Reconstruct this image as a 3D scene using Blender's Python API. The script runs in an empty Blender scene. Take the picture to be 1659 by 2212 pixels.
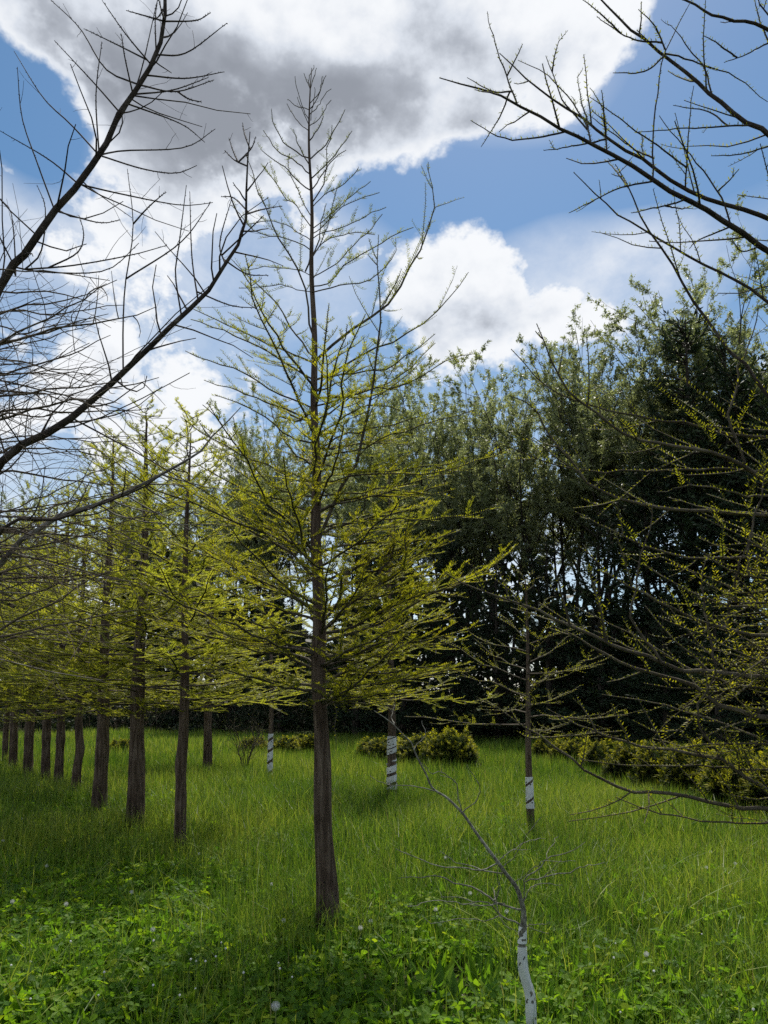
import bpy, math
import numpy as np
from mathutils import Vector

SC = bpy.context.scene
COL = SC.collection
PI = math.pi
R = np.random.default_rng(7)

# ------------------------------------------------------------------ camera
FPX, CX = 1600.0, 829.5                       # focal length and centre for a 1659 x 2212 picture
PITCH = math.radians(4.8)
CY = 1515 - FPX * math.tan(PITCH)             # the lens axis sits below the middle of the picture
CAM = np.array([0.0, 0.0, 1.6])
cd = bpy.data.cameras.new('camera')
cd.sensor_fit = 'VERTICAL'; cd.sensor_height = 36.0; cd.lens = 36.0 * FPX / 2212.0
cd.shift_y = (CY - 1106.0) / 2212.0; cd.clip_start = 0.05; cd.clip_end = 2000
cam = bpy.data.objects.new('camera', cd); COL.objects.link(cam)
cam.location = CAM; cam.rotation_euler = (PI / 2 + PITCH, 0, 0)
SC.camera = cam
RT = np.array([1.0, 0, 0]); UP = np.array([0, -math.sin(PITCH), math.cos(PITCH)])
FW = np.array([0, math.cos(PITCH), math.sin(PITCH)])

def ray(x, y): return FW + RT * ((x - CX) / FPX) + UP * ((CY - y) / FPX)
def at(x, y, Y):                      # the point seen at (x, y) standing Y metres out
    d = ray(x, y); return CAM + d * (Y / d[1])
def ground(x, y, z=0.0):
    d = ray(x, y); return CAM + d * ((z - CAM[2]) / d[2])
def px(w, Y): return w * Y / FPX      # metres for w picture units at Y

# ------------------------------------------------------------------ light
SUN_EL, SUN_AZ = math.radians(59), math.radians(9)
SUNV = Vector((math.sin(SUN_AZ) * math.cos(SUN_EL), math.cos(SUN_AZ) * math.cos(SUN_EL), math.sin(SUN_EL)))
sl = bpy.data.lights.new('sun', 'SUN'); sl.energy = 4.8; sl.angle = math.radians(0.6); sl.color = (1.0, 0.95, 0.86)
so = bpy.data.objects.new('sun', sl); COL.objects.link(so)
so.rotation_euler = SUNV.to_track_quat('Z', 'Y').to_euler(); so.location = (6, 14, 30)
vs = SC.view_settings
SC.display_settings.display_device = 'sRGB'
vs.view_transform = 'Standard'; vs.look = 'None'; vs.gamma = 1.0; vs.exposure = 0.3; vs.use_curve_mapping = False

def build_world():
    w = bpy.data.worlds.new('World'); SC.world = w; w.use_nodes = True
    nt = w.node_tree; nt.nodes.clear(); N = nt.nodes.new; L = nt.links.new
    def M(op, a, b=None, c=None, clamp=False):
        n = N('ShaderNodeMath'); n.operation = op; n.use_clamp = clamp
        for i, v in enumerate((a, b, c)):
            if v is None: continue
            if isinstance(v, (int, float)): n.inputs[i].default_value = v
            else: L(v, n.inputs[i])
        return n.outputs[0]
    def smooth(v, lo, hi, o0=0.0, o1=1.0):
        n = N('ShaderNodeMapRange'); n.interpolation_type = 'SMOOTHSTEP'
        L(v, n.inputs[0])
        for i, q in zip((1, 2, 3, 4), (lo, hi, o0, o1)): n.inputs[i].default_value = q
        return n.outputs[0]
    tc = N('ShaderNodeTexCoord'); sx = N('ShaderNodeSeparateXYZ'); L(tc.outputs['Generated'], sx.inputs[0])
    az = M('ARCTAN2', sx.outputs[0], sx.outputs[1]); el = M('ARCSINE', sx.outputs[2])
    def noise(scale, detail, rough, dist=0.0, off=0.0, sh=(0, 0, 0)):
        mp = N('ShaderNodeMapping'); L(tc.outputs['Generated'], mp.inputs[0]); mp.inputs['Location'].default_value = (off + sh[0] * .25, off * .7 + sh[1] * .25, -off + sh[2] * .25)
        mp.inputs['Scale'].default_value = (1, 1, 1.35)
        n = N('ShaderNodeTexNoise'); L(mp.outputs[0], n.inputs['Vector'])
        n.inputs['Scale'].default_value = scale; n.inputs['Detail'].default_value = detail
        n.inputs['Roughness'].default_value = rough; n.inputs['Distortion'].default_value = dist
        return n.outputs['Fac']
    n_lo = noise(2.2, 1, .5, 0, 3.1)
    n_mid = noise(5.0, 7, .62, 0, 7.7)
    n_mid2 = noise(4.2, 5, .55, 0, 12.4)
    n_fine = noise(21, 4, .62, 0, 1.3)
    n_sh = noise(5.0, 4, .6, 0, 7.7, (SUNV.x * .22, SUNV.y * .22 - .1, SUNV.z * .3))
    u = M('MULTIPLY', az, M('COSINE', el))
    cv = N('ShaderNodeCombineXYZ'); L(u, cv.inputs[0]); L(el, cv.inputs[1])
    def blobs(lst):
        tot = 0.0
        for (x, y, rx, ry, wgt) in lst:
            d = ray(x, y); d = d / np.linalg.norm(d)
            e0 = math.asin(d[2]); u0 = math.atan2(d[0], d[1]) * math.cos(e0); k = FPX / .93
            v = N('ShaderNodeVectorMath'); v.operation = 'MULTIPLY_ADD'; L(cv.outputs[0], v.inputs[0])
            v.inputs[1].default_value = (k / rx, k / ry, 0); v.inputs[2].default_value = (-u0 * k / rx, -e0 * k / ry, 0)
            q = N('ShaderNodeVectorMath'); q.operation = 'DOT_PRODUCT'; L(v.outputs[0], q.inputs[0]); L(v.outputs[0], q.inputs[1])
            tot = M('MULTIPLY_ADD', M('SUBTRACT', 1.0, q.outputs['Value'], clamp=True), wgt, tot)
        return tot
    # where the cloud masses stand in this sky (x, y, radius x, radius y, weight); gaps are negative
    mass = blobs([(520, 40, 560, 270, 1.0), (330, 290, 260, 230, .9), (760, 170, 330, 220, 1.0), (1040, 60, 360, 220, .95),
                  (540, 390, 250, 170, .6), (1250, 110, 190, 160, .5), (985, 620, 165, 160, 1.2), (1110, 720, 210, 110, .8), (1290, 680, 190, 90, .6),
                  (1685, 440, 110, 110, .8), (260, 570, 190, 130, .6), (60, 760, 300, 200, .55), (360, 880, 380, 170, .5),
                  (60, 30, 220, 80, .7), (60, 220, 120, 130, -.9), (970, 400, 330, 130, -.7), (1450, 330, 330, 230, -.7), (1560, 120, 240, 200, -.5),
                  (560, 590, 150, 90, -.2), (1250, 50, 60, 60, -.5), (1110, 205, 80, 45, -.5)])
    wide = M('MAXIMUM', smooth(M('ABSOLUTE', az), .75, 1.25), smooth(el, .95, 1.2))   # other clouds elsewhere
    F = M('MINIMUM', M('MULTIPLY_ADD', smooth(n_lo, .42, .62, 0.0, .62), wide, mass), 1.1)
    tex = M('MULTIPLY_ADD', M('SUBTRACT', n_mid, .5), 3.7, M('MULTIPLY', M('SUBTRACT', n_fine, .5), 1.5))
    dens = M('ADD', F, tex)
    alpha = smooth(dens, .12, .70)
    # thin high veil, thicker low down and to the left
    veil = M('MULTIPLY', smooth(n_lo, .3, .7, .35, 1.0), M('ADD', smooth(el, .12, .62, .55, .03), smooth(u, -.45, .1, .45, .0)))
    veil = M('ADD', veil, M('MULTIPLY', blobs([(1270, 620, 330, 150, .8), (1520, 500, 260, 90, .25), (250, 480, 520, 420, .3), (640, 560, 260, 160, .35), (1100, 240, 220, 90, .35), (60, 230, 170, 170, -1.0), (990, 400, 260, 110, -.3), (1480, 330, 260, 170, -.3)]), smooth(n_mid2, .3, .7, .5, 1.1)))
    veil = M('MULTIPLY', veil, smooth(n_mid, .3, .62, .45, 1.2))
    alpha = M('MAXIMUM', alpha, M('MINIMUM', M('MAXIMUM', veil, 0.0), .8))
    # thick parts seen from below are grey
    thick = blobs([(800, 150, 430, 170, 1.0), (290, 190, 260, 170, .75), (560, 240, 330, 130, .75), (1010, 690, 150, 70, .5), (640, 40, 220, 90, -1.0), (480, 330, 220, 110, .3)])
    thick = M('MULTIPLY_ADD', wide, smooth(n_lo, .5, .75, 0, .9), thick)
    g = M('MULTIPLY_ADD', M('SUBTRACT', n_mid2, .5), 1.3, M('MULTIPLY_ADD', M('SUBTRACT', n_fine, .5), .4, M('MULTIPLY', thick, .75)))
    g = M('MULTIPLY_ADD', M('SUBTRACT', n_sh, n_mid), 2.4, g)
    grey = M('MULTIPLY', smooth(g, -.2, 1.15), smooth(dens, .3, 1.25))
    cr = N('ShaderNodeValToRGB'); L(grey, cr.inputs[0])
    e = cr.color_ramp.elements
    e[0].position = 0; e[0].color = (.93, .95, .98, 1); e[1].position = 1; e[1].color = (.30, .325, .375, 1)
    m = e.new(.30); m.color = (.70, .745, .82, 1)
    m = e.new(.62); m.color = (.45, .485, .55, 1)
    sky = N('ShaderNodeTexSky'); sky.sky_type = 'NISHITA'; sky.sun_disc = False
    sky.sun_elevation = SUN_EL; sky.sun_rotation = SUN_AZ; sky.air_density = 1.0; sky.dust_density = .3; sky.ozone_density = 1.0
    hs = N('ShaderNodeHueSaturation'); L(sky.outputs[0], hs.inputs['Color']); hs.inputs['Saturation'].default_value = 1.22; hs.inputs['Hue'].default_value = .492
    b1 = N('ShaderNodeBackground'); L(hs.outputs[0], b1.inputs[0]); b1.inputs[1].default_value = SKY_STRENGTH
    b2 = N('ShaderNodeBackground'); L(cr.outputs[0], b2.inputs[0]); b2.inputs[1].default_value = .82
    mx = N('ShaderNodeMixShader'); L(alpha, mx.inputs[0]); L(b1.outputs[0], mx.inputs[1]); L(b2.outputs[0], mx.inputs[2])
    o = N('ShaderNodeOutputWorld'); L(mx.outputs[0], o.inputs[0])
    w.cycles.sampling_method = 'NONE'
SKY_STRENGTH = 0.09
build_world()
cy = SC.cycles
cy.use_adaptive_sampling = True; cy.adaptive_threshold = .015; cy.adaptive_min_samples = 12
cy.max_bounces = 4; cy.diffuse_bounces = 2; cy.glossy_bounces = 2; cy.transmission_bounces = 4; cy.transparent_max_bounces = 4
cy.caustics_reflective = False; cy.caustics_refractive = False
cy.use_denoising = False; cy.denoiser = 'OPENIMAGEDENOISE'; cy.denoising_input_passes = 'RGB_ALBEDO_NORMAL'; cy.denoising_prefilter = 'ACCURATE'
cy.sample_clamp_indirect = 6

# ------------------------------------------------------------------ materials
def mat(name): 
    m = bpy.data.materials.new(name); m.use_nodes = True; nt = m.node_tree; nt.nodes.clear()
    return m, nt, nt.nodes.new, nt.links.new
def ramp(nt, stops):
    r = nt.nodes.new('ShaderNodeValToRGB'); e = r.color_ramp.elements
    while len(e) > 1: e.remove(e[-1])
    e[0].position = stops[0][0]; e[0].color = (*stops[0][1], 1)
    for p, c in stops[1:]:
        q = e.new(p); q.color = (*c, 1)
    return r
def leaf_mat(name, stops, trans=.4, tcol=1.6, rough=.5, spec=.3, vary=.25):
    """thin leaf: colour by the 'tint' attribute, light passes through"""
    m, nt, N, L = mat(name)
    a = N('ShaderNodeAttribute'); a.attribute_name = 'tint'
    r = ramp(nt, stops); L(a.outputs['Fac'], r.inputs[0])
    oi = N('ShaderNodeObjectInfo')
    hs = N('ShaderNodeHueSaturation'); L(r.outputs[0], hs.inputs['Color'])
    mr = N('ShaderNodeMapRange'); L(oi.outputs['Random'], mr.inputs[0]); mr.inputs[3].default_value = 1 - vary; mr.inputs[4].default_value = 1 + vary
    L(mr.outputs[0], hs.inputs['Value'])
    p = N('ShaderNodeBsdfPrincipled'); L(hs.outputs[0], p.inputs['Base Color'])
    p.inputs['Roughness'].default_value = rough; p.inputs['Specular IOR Level'].default_value = spec
    t = N('ShaderNodeBsdfTranslucent')
    mu = N('ShaderNodeMixRGB'); mu.blend_type = 'MULTIPLY'; mu.inputs[0].default_value = 1; L(hs.outputs[0], mu.inputs[1]); mu.inputs[2].default_value = (tcol, tcol, tcol * .55, 1)
    L(mu.outputs[0], t.inputs[0])
    x = N('ShaderNodeMixShader'); x.inputs[0].default_value = trans
    L(p.outputs[0], x.inputs[1]); L(t.outputs[0], x.inputs[2])
    o = N('ShaderNodeOutputMaterial'); L(x.outputs[0], o.inputs[0])
    return m
def bark_mat(name, stops, scale=(26, 26, 3.2), bump=.6, rough=.9):
    m, nt, N, L = mat(name)
    tc = N('ShaderNodeTexCoord'); mp = N('ShaderNodeMapping'); L(tc.outputs['Object'], mp.inputs[0]); mp.inputs['Scale'].default_value = scale
    n = N('ShaderNodeTexNoise'); L(mp.outputs[0], n.inputs['Vector']); n.inputs['Scale'].default_value = 1; n.inputs['Detail'].default_value = 8; n.inputs['Roughness'].default_value = .62; n.inputs['Distortion'].default_value = .6
    n2 = N('ShaderNodeTexNoise'); L(tc.outputs['Object'], n2.inputs['Vector']); n2.inputs['Scale'].default_value = 3.5; n2.inputs['Detail'].default_value = 4
    ad = N('ShaderNodeMath'); ad.operation = 'MULTIPLY_ADD'; L(n2.outputs[0], ad.inputs[0]); ad.inputs[1].default_value = .45; L(n.outputs[0], ad.inputs[2])
    sb = N('ShaderNodeMath'); sb.operation = 'SUBTRACT'; L(ad.outputs[0], sb.inputs[0]); sb.inputs[1].default_value = .22
    r = ramp(nt, stops); L(sb.outputs[0], r.inputs[0])
    p = N('ShaderNodeBsdfPrincipled'); L(r.outputs[0], p.inputs['Base Color']); p.inputs['Roughness'].default_value = rough; p.inputs['Specular IOR Level'].default_value = .15
    b = N('ShaderNodeBump'); L(n.outputs[0], b.inputs['Height']); b.inputs['Strength'].default_value = bump; b.inputs['Distance'].default_value = .012
    L(b.outputs[0], p.inputs['Normal'])
    o = N('ShaderNodeOutputMaterial'); L(p.outputs[0], o.inputs[0])
    return m
def plain_mat(name, col, rough=.6, spec=.3, noise=0.0, nscale=20, trans=0.0):
    m, nt, N, L = mat(name)
    tc = N('ShaderNodeTexCoord'); n = N('ShaderNodeTexNoise'); L(tc.outputs['Object'], n.inputs['Vector']); n.inputs['Scale'].default_value = nscale; n.inputs['Detail'].default_value = 5
    a = tuple(c * (1 - noise) for c in col); b = tuple(min(1, c * (1 + noise)) for c in col)
    r = ramp(nt, [(.3, a), (.7, b)]); L(n.outputs[0], r.inputs[0])
    p = N('ShaderNodeBsdfPrincipled'); L(r.outputs[0], p.inputs['Base Color']); p.inputs['Roughness'].default_value = rough; p.inputs['Specular IOR Level'].default_value = spec
    o = N('ShaderNodeOutputMaterial')
    if trans:
        t = N('ShaderNodeBsdfTranslucent'); L(r.outputs[0], t.inputs[0]); x = N('ShaderNodeMixShader'); x.inputs[0].default_value = trans
        L(p.outputs[0], x.inputs[1]); L(t.outputs[0], x.inputs[2]); L(x.outputs[0], o.inputs[0])
    else: L(p.outputs[0], o.inputs[0])
    return m

MT = {}
MT['trunk'] = bark_mat('cypress bark', [(.25, (.018, .013, .010)), (.48, (.075, .052, .038)), (.72, (.175, .135, .105))], (34, 34, 3.0), .9)
MT['branch'] = bark_mat('branch bark', [(.3, (.035, .028, .021)), (.55, (.085, .072, .052)), (.8, (.17, .15, .115))], (14, 14, 9), .4)
MT['bough'] = bark_mat('smooth bough bark', [(.3, (.022, .017, .014)), (.55, (.050, .040, .034)), (.8, (.13, .115, .10))], (12, 12, 12), .35)
MT['grey_bark'] = bark_mat('lichen bark', [(.3, (.05, .046, .040)), (.52, (.15, .145, .12)), (.75, (.33, .335, .28))], (60, 60, 40), .5)
MT['pale_bough'] = bark_mat('pale bough bark', [(.3, (.10, .088, .076)), (.55, (.19, .175, .155)), (.8, (.30, .285, .26))], (12, 12, 12), .35)
MT['twig_brown'] = bark_mat('brown twig bark', [(.3, (.060, .046, .034)), (.55, (.120, .095, .070)), (.8, (.20, .17, .13))], (20, 20, 20), .2)
MT['dark_bark'] = bark_mat('dark bark', [(.3, (.018, .015, .012)), (.7, (.06, .05, .04))], (8, 8, 1.5), .5)
MT['cyp'] = leaf_mat('cypress leaf', [(0, (.052, .072, .010)), (.5, (.185, .192, .012)), (1, (.310, .275, .016))], .5, 1.8)
MT['cyp_far'] = leaf_mat('row cypress leaf', [(0, (.090, .112, .016)), (.5, (.200, .212, .024)), (1, (.300, .280, .036))], .55, 1.85, vary=.12)
MT['grass'] = leaf_mat('grass blade', [(0, (.042, .096, .010)), (.35, (.098, .170, .020)), (.7, (.175, .242, .030)), (.93, (.27, .305, .055)), (1, (.24, .21, .10))], .42, 1.7, .5, .3)
MT['clover'] = leaf_mat('clover leaf', [(0, (.045, .105, .012)), (.5, (.098, .188, .012)), (.85, (.158, .245, .012)), (1, (.23, .295, .014))], .48, 1.9, .55, .15)
MT['willow'] = leaf_mat('willow leaf', [(0, (.115, .138, .080)), (.5, (.185, .212, .122)), (1, (.30, .33, .205))], .5, 1.55, .45, .4, vary=.15)
MT['needle'] = leaf_mat('dark needle', [(0, (.010, .020, .010)), (.6, (.022, .038, .018)), (1, (.045, .062, .026))], .15, 1.2, .6, .2, vary=.15)
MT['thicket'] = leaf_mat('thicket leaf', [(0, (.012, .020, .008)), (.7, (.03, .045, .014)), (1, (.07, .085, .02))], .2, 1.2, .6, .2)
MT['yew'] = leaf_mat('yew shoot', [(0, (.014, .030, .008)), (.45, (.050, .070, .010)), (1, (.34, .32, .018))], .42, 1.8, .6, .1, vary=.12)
MT['wrap'] = plain_mat('white guard plastic', (.62, .64, .66), .5, .35, .22, 9, .12)
MT['stem'] = plain_mat('dandelion stem', (.16, .19, .06), .5)
MT['fluff'] = plain_mat('dandelion fluff', (.78, .78, .76), .9, .05, 0, 10, .4)
MT['tape'] = plain_mat('pink tape', (.75, .20, .24), .5, .3, .05, 10, .3)
MT['dead'] = plain_mat('dry twig', (.16, .12, .085), .9, .1, .4, 30)

def ground_mat():
    m, nt, N, L = mat('meadow soil')
    tc = N('ShaderNodeTexCoord')
    n = N('ShaderNodeTexNoise'); L(tc.outputs['Object'], n.inputs['Vector']); n.inputs['Scale'].default_value = 1.4; n.inputs['Detail'].default_value = 9; n.inputs['Roughness'].default_value = .65
    n2 = N('ShaderNodeTexNoise'); L(tc.outputs['Object'], n2.inputs['Vector']); n2.inputs['Scale'].default_value = 45; n2.inputs['Detail'].default_value = 6
    r = ramp(nt, [(.35, (.020, .028, .008)), (.55, (.034, .046, .011)), (.75, (.050, .042, .024))]); L(n.outputs[0], r.inputs[0])
    p = N('ShaderNodeBsdfPrincipled'); L(r.outputs[0], p.inputs['Base Color']); p.inputs['Roughness'].default_value = .95; p.inputs['Specular IOR Level'].default_value = .1
    b = N('ShaderNodeBump'); L(n2.outputs[0], b.inputs['Height']); b.inputs['Strength'].default_value = .8; b.inputs['Distance'].default_value = .03; L(b.outputs[0], p.inputs['Normal'])
    o = N('ShaderNodeOutputMaterial'); L(p.outputs[0], o.inputs[0]); return m
MT['ground'] = ground_mat()

# ------------------------------------------------------------------ mesh helpers
def norm(a): return a / np.maximum(np.linalg.norm(a, axis=-1, keepdims=True), 1e-9)
class Geo:
    """collects vertices, quads and tris; build() makes one mesh"""
    def __init__(s): s.v, s.q, s.t, s.a, s.n = [], [], [], [], 0
    def add(s, v, q=None, t=None, tint=None):
        v = np.asarray(v, float).reshape(-1, 3)
        if q is not None and len(q): s.q.append(np.asarray(q, np.int64).reshape(-1, 4) + s.n)
        if t is not None and len(t): s.t.append(np.asarray(t, np.int64).reshape(-1, 3) + s.n)
        s.v.append(v); s.a.append(np.full(len(v), .5) if tint is None else np.broadcast_to(tint, (len(v),)).astype(float))
        s.n += len(v)
    def tubes(s, P, Rd, k=4, cap=False, tint=None):
        P = np.asarray(P, float); Rd = np.asarray(Rd, float)
        if P.ndim == 2: P = P[None]; Rd = Rd[None]
        if not len(P): return
        Nn, n, _ = P.shape
        T = norm(np.gradient(P, axis=1)); mean = norm(P[:, -1] - P[:, 0])
        ref = np.where(np.abs(mean[:, 2:3]) < .8, np.array([[0, 0, 1.0]]), np.array([[1.0, 0, 0]]))[:, None, :]
        U = norm(np.cross(T, np.broadcast_to(ref, T.shape))); V = np.cross(T, U)
        an = np.arange(k) * 2 * PI / k
        ring = U[:, :, None, :] * np.cos(an)[None, None, :, None] + V[:, :, None, :] * np.sin(an)[None, None, :, None]
        vv = P[:, :, None, :] + ring * Rd[:, :, None, None]
        i = np.arange(n - 1)[:, None] * k; j = np.arange(k)[None, :]; j2 = (j + 1) % k
        f = np.stack([i + j, i + j2, i + k + j2, i + k + j], -1).reshape(-1, 4)
        F = (f[None] + (np.arange(Nn) * n * k)[:, None, None]).reshape(-1, 4)
        s.add(vv.reshape(-1, 3), F, None, tint)
    def leaves(s, B, D, Nn, ln, wd, bend=0.0, tint=None, mid=.45):
        """diamond leaves: base, two sides, tip"""
        B = np.asarray(B, float); D = norm(np.asarray(D, float)); S = norm(np.cross(D, Nn)); Up = np.cross(S, D)
        ln = np.broadcast_to(ln, (len(B),))[:, None]; wd = np.broadcast_to(wd, (len(B),))[:, None]
        bd = np.broadcast_to(bend, (len(B),))[:, None]
        m = B + D * ln * mid + Up * ln * bd
        v = np.stack([B, m + S * wd * .5, B + D * ln, m - S * wd * .5], 1)
        q = np.arange(len(B) * 4).reshape(-1, 4)
        tt = None if tint is None else np.repeat(np.broadcast_to(tint, (len(B),)), 4)
        s.add(v.reshape(-1, 3), q, None, tt)
    def build(s, name, m, parent=None, smooth=True, loc=None):
        me = bpy.data.meshes.new(name)
        v = np.concatenate(s.v) if s.v else np.zeros((0, 3))
        q = np.concatenate(s.q) if s.q else np.zeros((0, 4), np.int64)
        t = np.concatenate(s.t) if s.t else np.zeros((0, 3), np.int64)
        if loc is not None: v = v - np.asarray(loc)
        me.vertices.add(len(v)); me.vertices.foreach_set('co', v.astype(np.float32).ravel())
        nl = q.size + t.size; me.loops.add(nl)
        me.loops.foreach_set('vertex_index', np.concatenate([q.ravel(), t.ravel()]).astype(np.int32))
        me.polygons.add(len(q) + len(t))
        st = np.concatenate([np.arange(len(q)) * 4, q.size + np.arange(len(t)) * 3]).astype(np.int32)
        me.polygons.foreach_set('loop_start', st)
        me.polygons.foreach_set('use_smooth', np.full(len(q) + len(t), smooth))
        me.update(calc_edges=True)
        a = me.attributes.new('tint', 'FLOAT', 'POINT'); a.data.foreach_set('value', np.clip(np.concatenate(s.a), 0, 1).astype(np.float32))
        me.materials.append(m)
        o = bpy.data.objects.new(name, me); COL.objects.link(o)
        if parent is not None: o.parent = parent
        return o
def tag(o, label=None, cat=None, group=None, kind=None):
    if label: o['label'] = label
    if cat: o['category'] = cat
    if group: o['group'] = group
    if kind: o['kind'] = kind
    return o
def root(name, loc, label, cat, group=None, rz=0.0, sc=1.0):
    o = bpy.data.objects.new(name, None); COL.objects.link(o); o.empty_display_size = .2
    o.location = tuple(loc); o.rotation_euler = (0, 0, rz)
    o.scale = (sc, sc, sc) if isinstance(sc, (int, float)) else sc
    return tag(o, label, cat, group)
def copy_part(o, parent):
    c = o.copy(); COL.objects.link(c); c.parent = parent
    for ch in list(o.children):
        d = ch.copy(); COL.objects.link(d); d.parent = c
    return c
def curve(pts, n):
    """smooth curve through points, n points evenly spaced"""
    p = np.asarray(pts, float)
    if len(p) == 2: p = np.stack([p[0], (p[0] + p[1]) / 2, p[1]])
    e = np.concatenate([[2 * p[0] - p[1]], p, [2 * p[-1] - p[-2]]]); out = []
    for i in range(1, len(e) - 2):
        t = np.linspace(0, 1, 12, endpoint=False)[:, None]
        a, b, c, d = e[i - 1], e[i], e[i + 1], e[i + 2]
        out.append(.5 * ((2 * b) + (c - a) * t + (2 * a - 5 * b + 4 * c - d) * t ** 2 + (3 * b - a - 3 * c + d) * t ** 3))
    out = np.concatenate(out + [p[-1:]])
    sl_ = np.concatenate([[0], np.cumsum(np.linalg.norm(np.diff(out, axis=0), axis=1))])
    s = np.linspace(0, sl_[-1], n)
    return np.stack([np.interp(s, sl_, out[:, k]) for k in range(out.shape[1])], 1)
def plen(P): return np.linalg.norm(np.diff(P, axis=1), axis=2).sum(1)
def sample(P, idx, s):
    n = P.shape[1]; f = s * (n - 1); i = np.minimum(f.astype(int), n - 2); w = (f - i)[:, None]
    a = P[idx, i]; b = P[idx, i + 1]
    return a * (1 - w) + b * w, norm(b - a)
ZUP = np.array([0, 0, 1.0])
def frame(T, rng):
    S = np.cross(T, ZUP); bad = np.linalg.norm(S, axis=1) < .35
    if bad.any():
        an = rng.uniform(0, 2 * PI, bad.sum()); S[bad] = np.cross(T[bad], np.stack([np.cos(an), np.sin(an), np.zeros_like(an)], 1))
    S = norm(S); return S, np.cross(S, T)
def kids(P, rng, per_m, s0=.15, s1=.98, lf=.4, lmin=.05, lmax=.7, ang=(38, 68), spread=.5, up=0.0, cu=.12, cr=.1, n=5, taper=.65):
    """side shoots growing from paths P (N,n,3)"""
    P = np.asarray(P, float)
    Lg = plen(P); cnt = (Lg * (s1 - s0) * per_m + rng.uniform(0, 1, len(P))).astype(int)
    idx = np.repeat(np.arange(len(P)), cnt); m = len(idx)
    if not m: return np.zeros((0, n, 3)), np.zeros(0), idx
    first = np.cumsum(cnt) - cnt; od = np.arange(m) - first[idx]
    s = np.clip(s0 + (s1 - s0) * (od + .5 + rng.uniform(-.6, .6, m)) / cnt[idx], 0, 1); b, T = sample(P, idx, s); S, U = frame(T, rng)
    sg = np.where(rng.uniform(0, 1, m) < .82, 1.0 - 2.0 * (od % 2), rng.choice([-1.0, 1.0], m))[:, None]; w = rng.normal(up, spread, m)[:, None]
    lat = S * sg * np.cos(w) + U * np.sin(w)
    a = np.radians(rng.uniform(*ang, m))[:, None]
    d = T * np.cos(a) + lat * np.sin(a)
    ln = np.clip(lf * Lg[idx] * (1 - s) ** taper * rng.uniform(.55, 1.25, m), lmin, lmax)
    t = np.linspace(0, 1, n)[None, :, None]
    cv = T * .18 + ZUP * cu + rng.normal(0, cr, (m, 3))
    Q = b[:, None] + ln[:, None, None] * (d[:, None] * t + cv[:, None] * t ** 2 + rng.normal(0, .018, (m, n, 3)) * t)
    return Q, ln, idx
def leaflets(G, P, rng, per_m, size=(.018, .034), s0=.05, s1=1.0, ang=(45, 70), lift=.55, tint=(.2, .9), wid=.27, tip=True):
    """two ranks of short feathery leaf shoots standing off the twigs"""
    P = np.asarray(P, float)
    if not len(P): return
    Lg = plen(P); cnt = np.maximum(1, (Lg * (s1 - s0) * per_m + rng.uniform(0, 1, len(P))).astype(int)); idx = np.repeat(np.arange(len(P)), cnt)
    m = len(idx); first = np.cumsum(cnt) - cnt; od = np.arange(m) - first[idx]
    s = np.clip(s0 + (s1 - s0) * (od + .5 + rng.uniform(-.35, .35, m)) / cnt[idx], 0, 1); b, T = sample(P, idx, s); S, U = frame(T, rng)
    sg = (1.0 - 2.0 * (od % 2))[:, None]; li = rng.normal(lift, .18, m)[:, None]
    a = np.radians(rng.uniform(*ang, m))[:, None]
    d = T * np.cos(a) + norm(S * sg + U * li) * np.sin(a)
    ln = rng.uniform(*size, m) * (1.08 - .55 * s ** 4)
    pt = rng.uniform(tint[0], tint[1], len(P))[idx]
    G.leaves(b, d, norm(U + rng.normal(0, .35, (m, 3))), ln, ln * wid, rng.uniform(-.05, .12, m), pt * .65 + rng.uniform(tint[0], tint[1], m) * .35)
def trunk_mesh(path, rad, k=28, rough=.06, ridges=11, seed=0, flare=.0, lumps=.06):
    """fluted, fibrous trunk along a path"""
    rng = np.random.default_rng(seed); G = Geo(); n = len(path)
    P = np.asarray(path, float); rad = np.asarray(rad, float)
    T = norm(np.gradient(P, axis=0)); U = norm(np.cross(T, np.array([1.0, 0, 0]))); V = np.cross(T, U)
    an = np.arange(k) * 2 * PI / k; z = np.linspace(0, 1, n)
    h = np.zeros((n, k))
    for o in range(26):
        f = rng.integers(2, ridges * 2); ph = rng.uniform(0, 2 * PI); fz = rng.uniform(0, 9); pz = rng.uniform(0, 2 * PI)
        h += np.sin(f * an[None] + ph + 1.6 * np.sin(fz * z[:, None] * 2 + pz)) * rng.uniform(.3, 1) / (1 + f * .08)
    h = h / np.abs(h).max()
    fl = 1 + flare * np.exp(-z / .05)[:, None] * (1 + .35 * np.sin(5 * an + 1)[None])
    lump = np.zeros((n, 1))
    for o in range(5): lump += (lumps * .75 * np.sin(z * rng.uniform(15, 60) + rng.uniform(0, 6)))[:, None] * rng.uniform(.2, 1)
    r = rad[:, None] * fl * (1 + rough * h + lump * .6)
    v = P[:, None] + (U[:, None] * np.cos(an)[None, :, None] + V[:, None] * np.sin(an)[None, :, None]) * r[:, :, None]
    i = np.arange(n - 1)[:, None] * k; j = np.arange(k)[None]; j2 = (j + 1) % k
    G.add(v.reshape(-1, 3), np.stack([i + j, i + j2, i + k + j2, i + k + j], -1).reshape(-1, 4))
    return G

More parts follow.
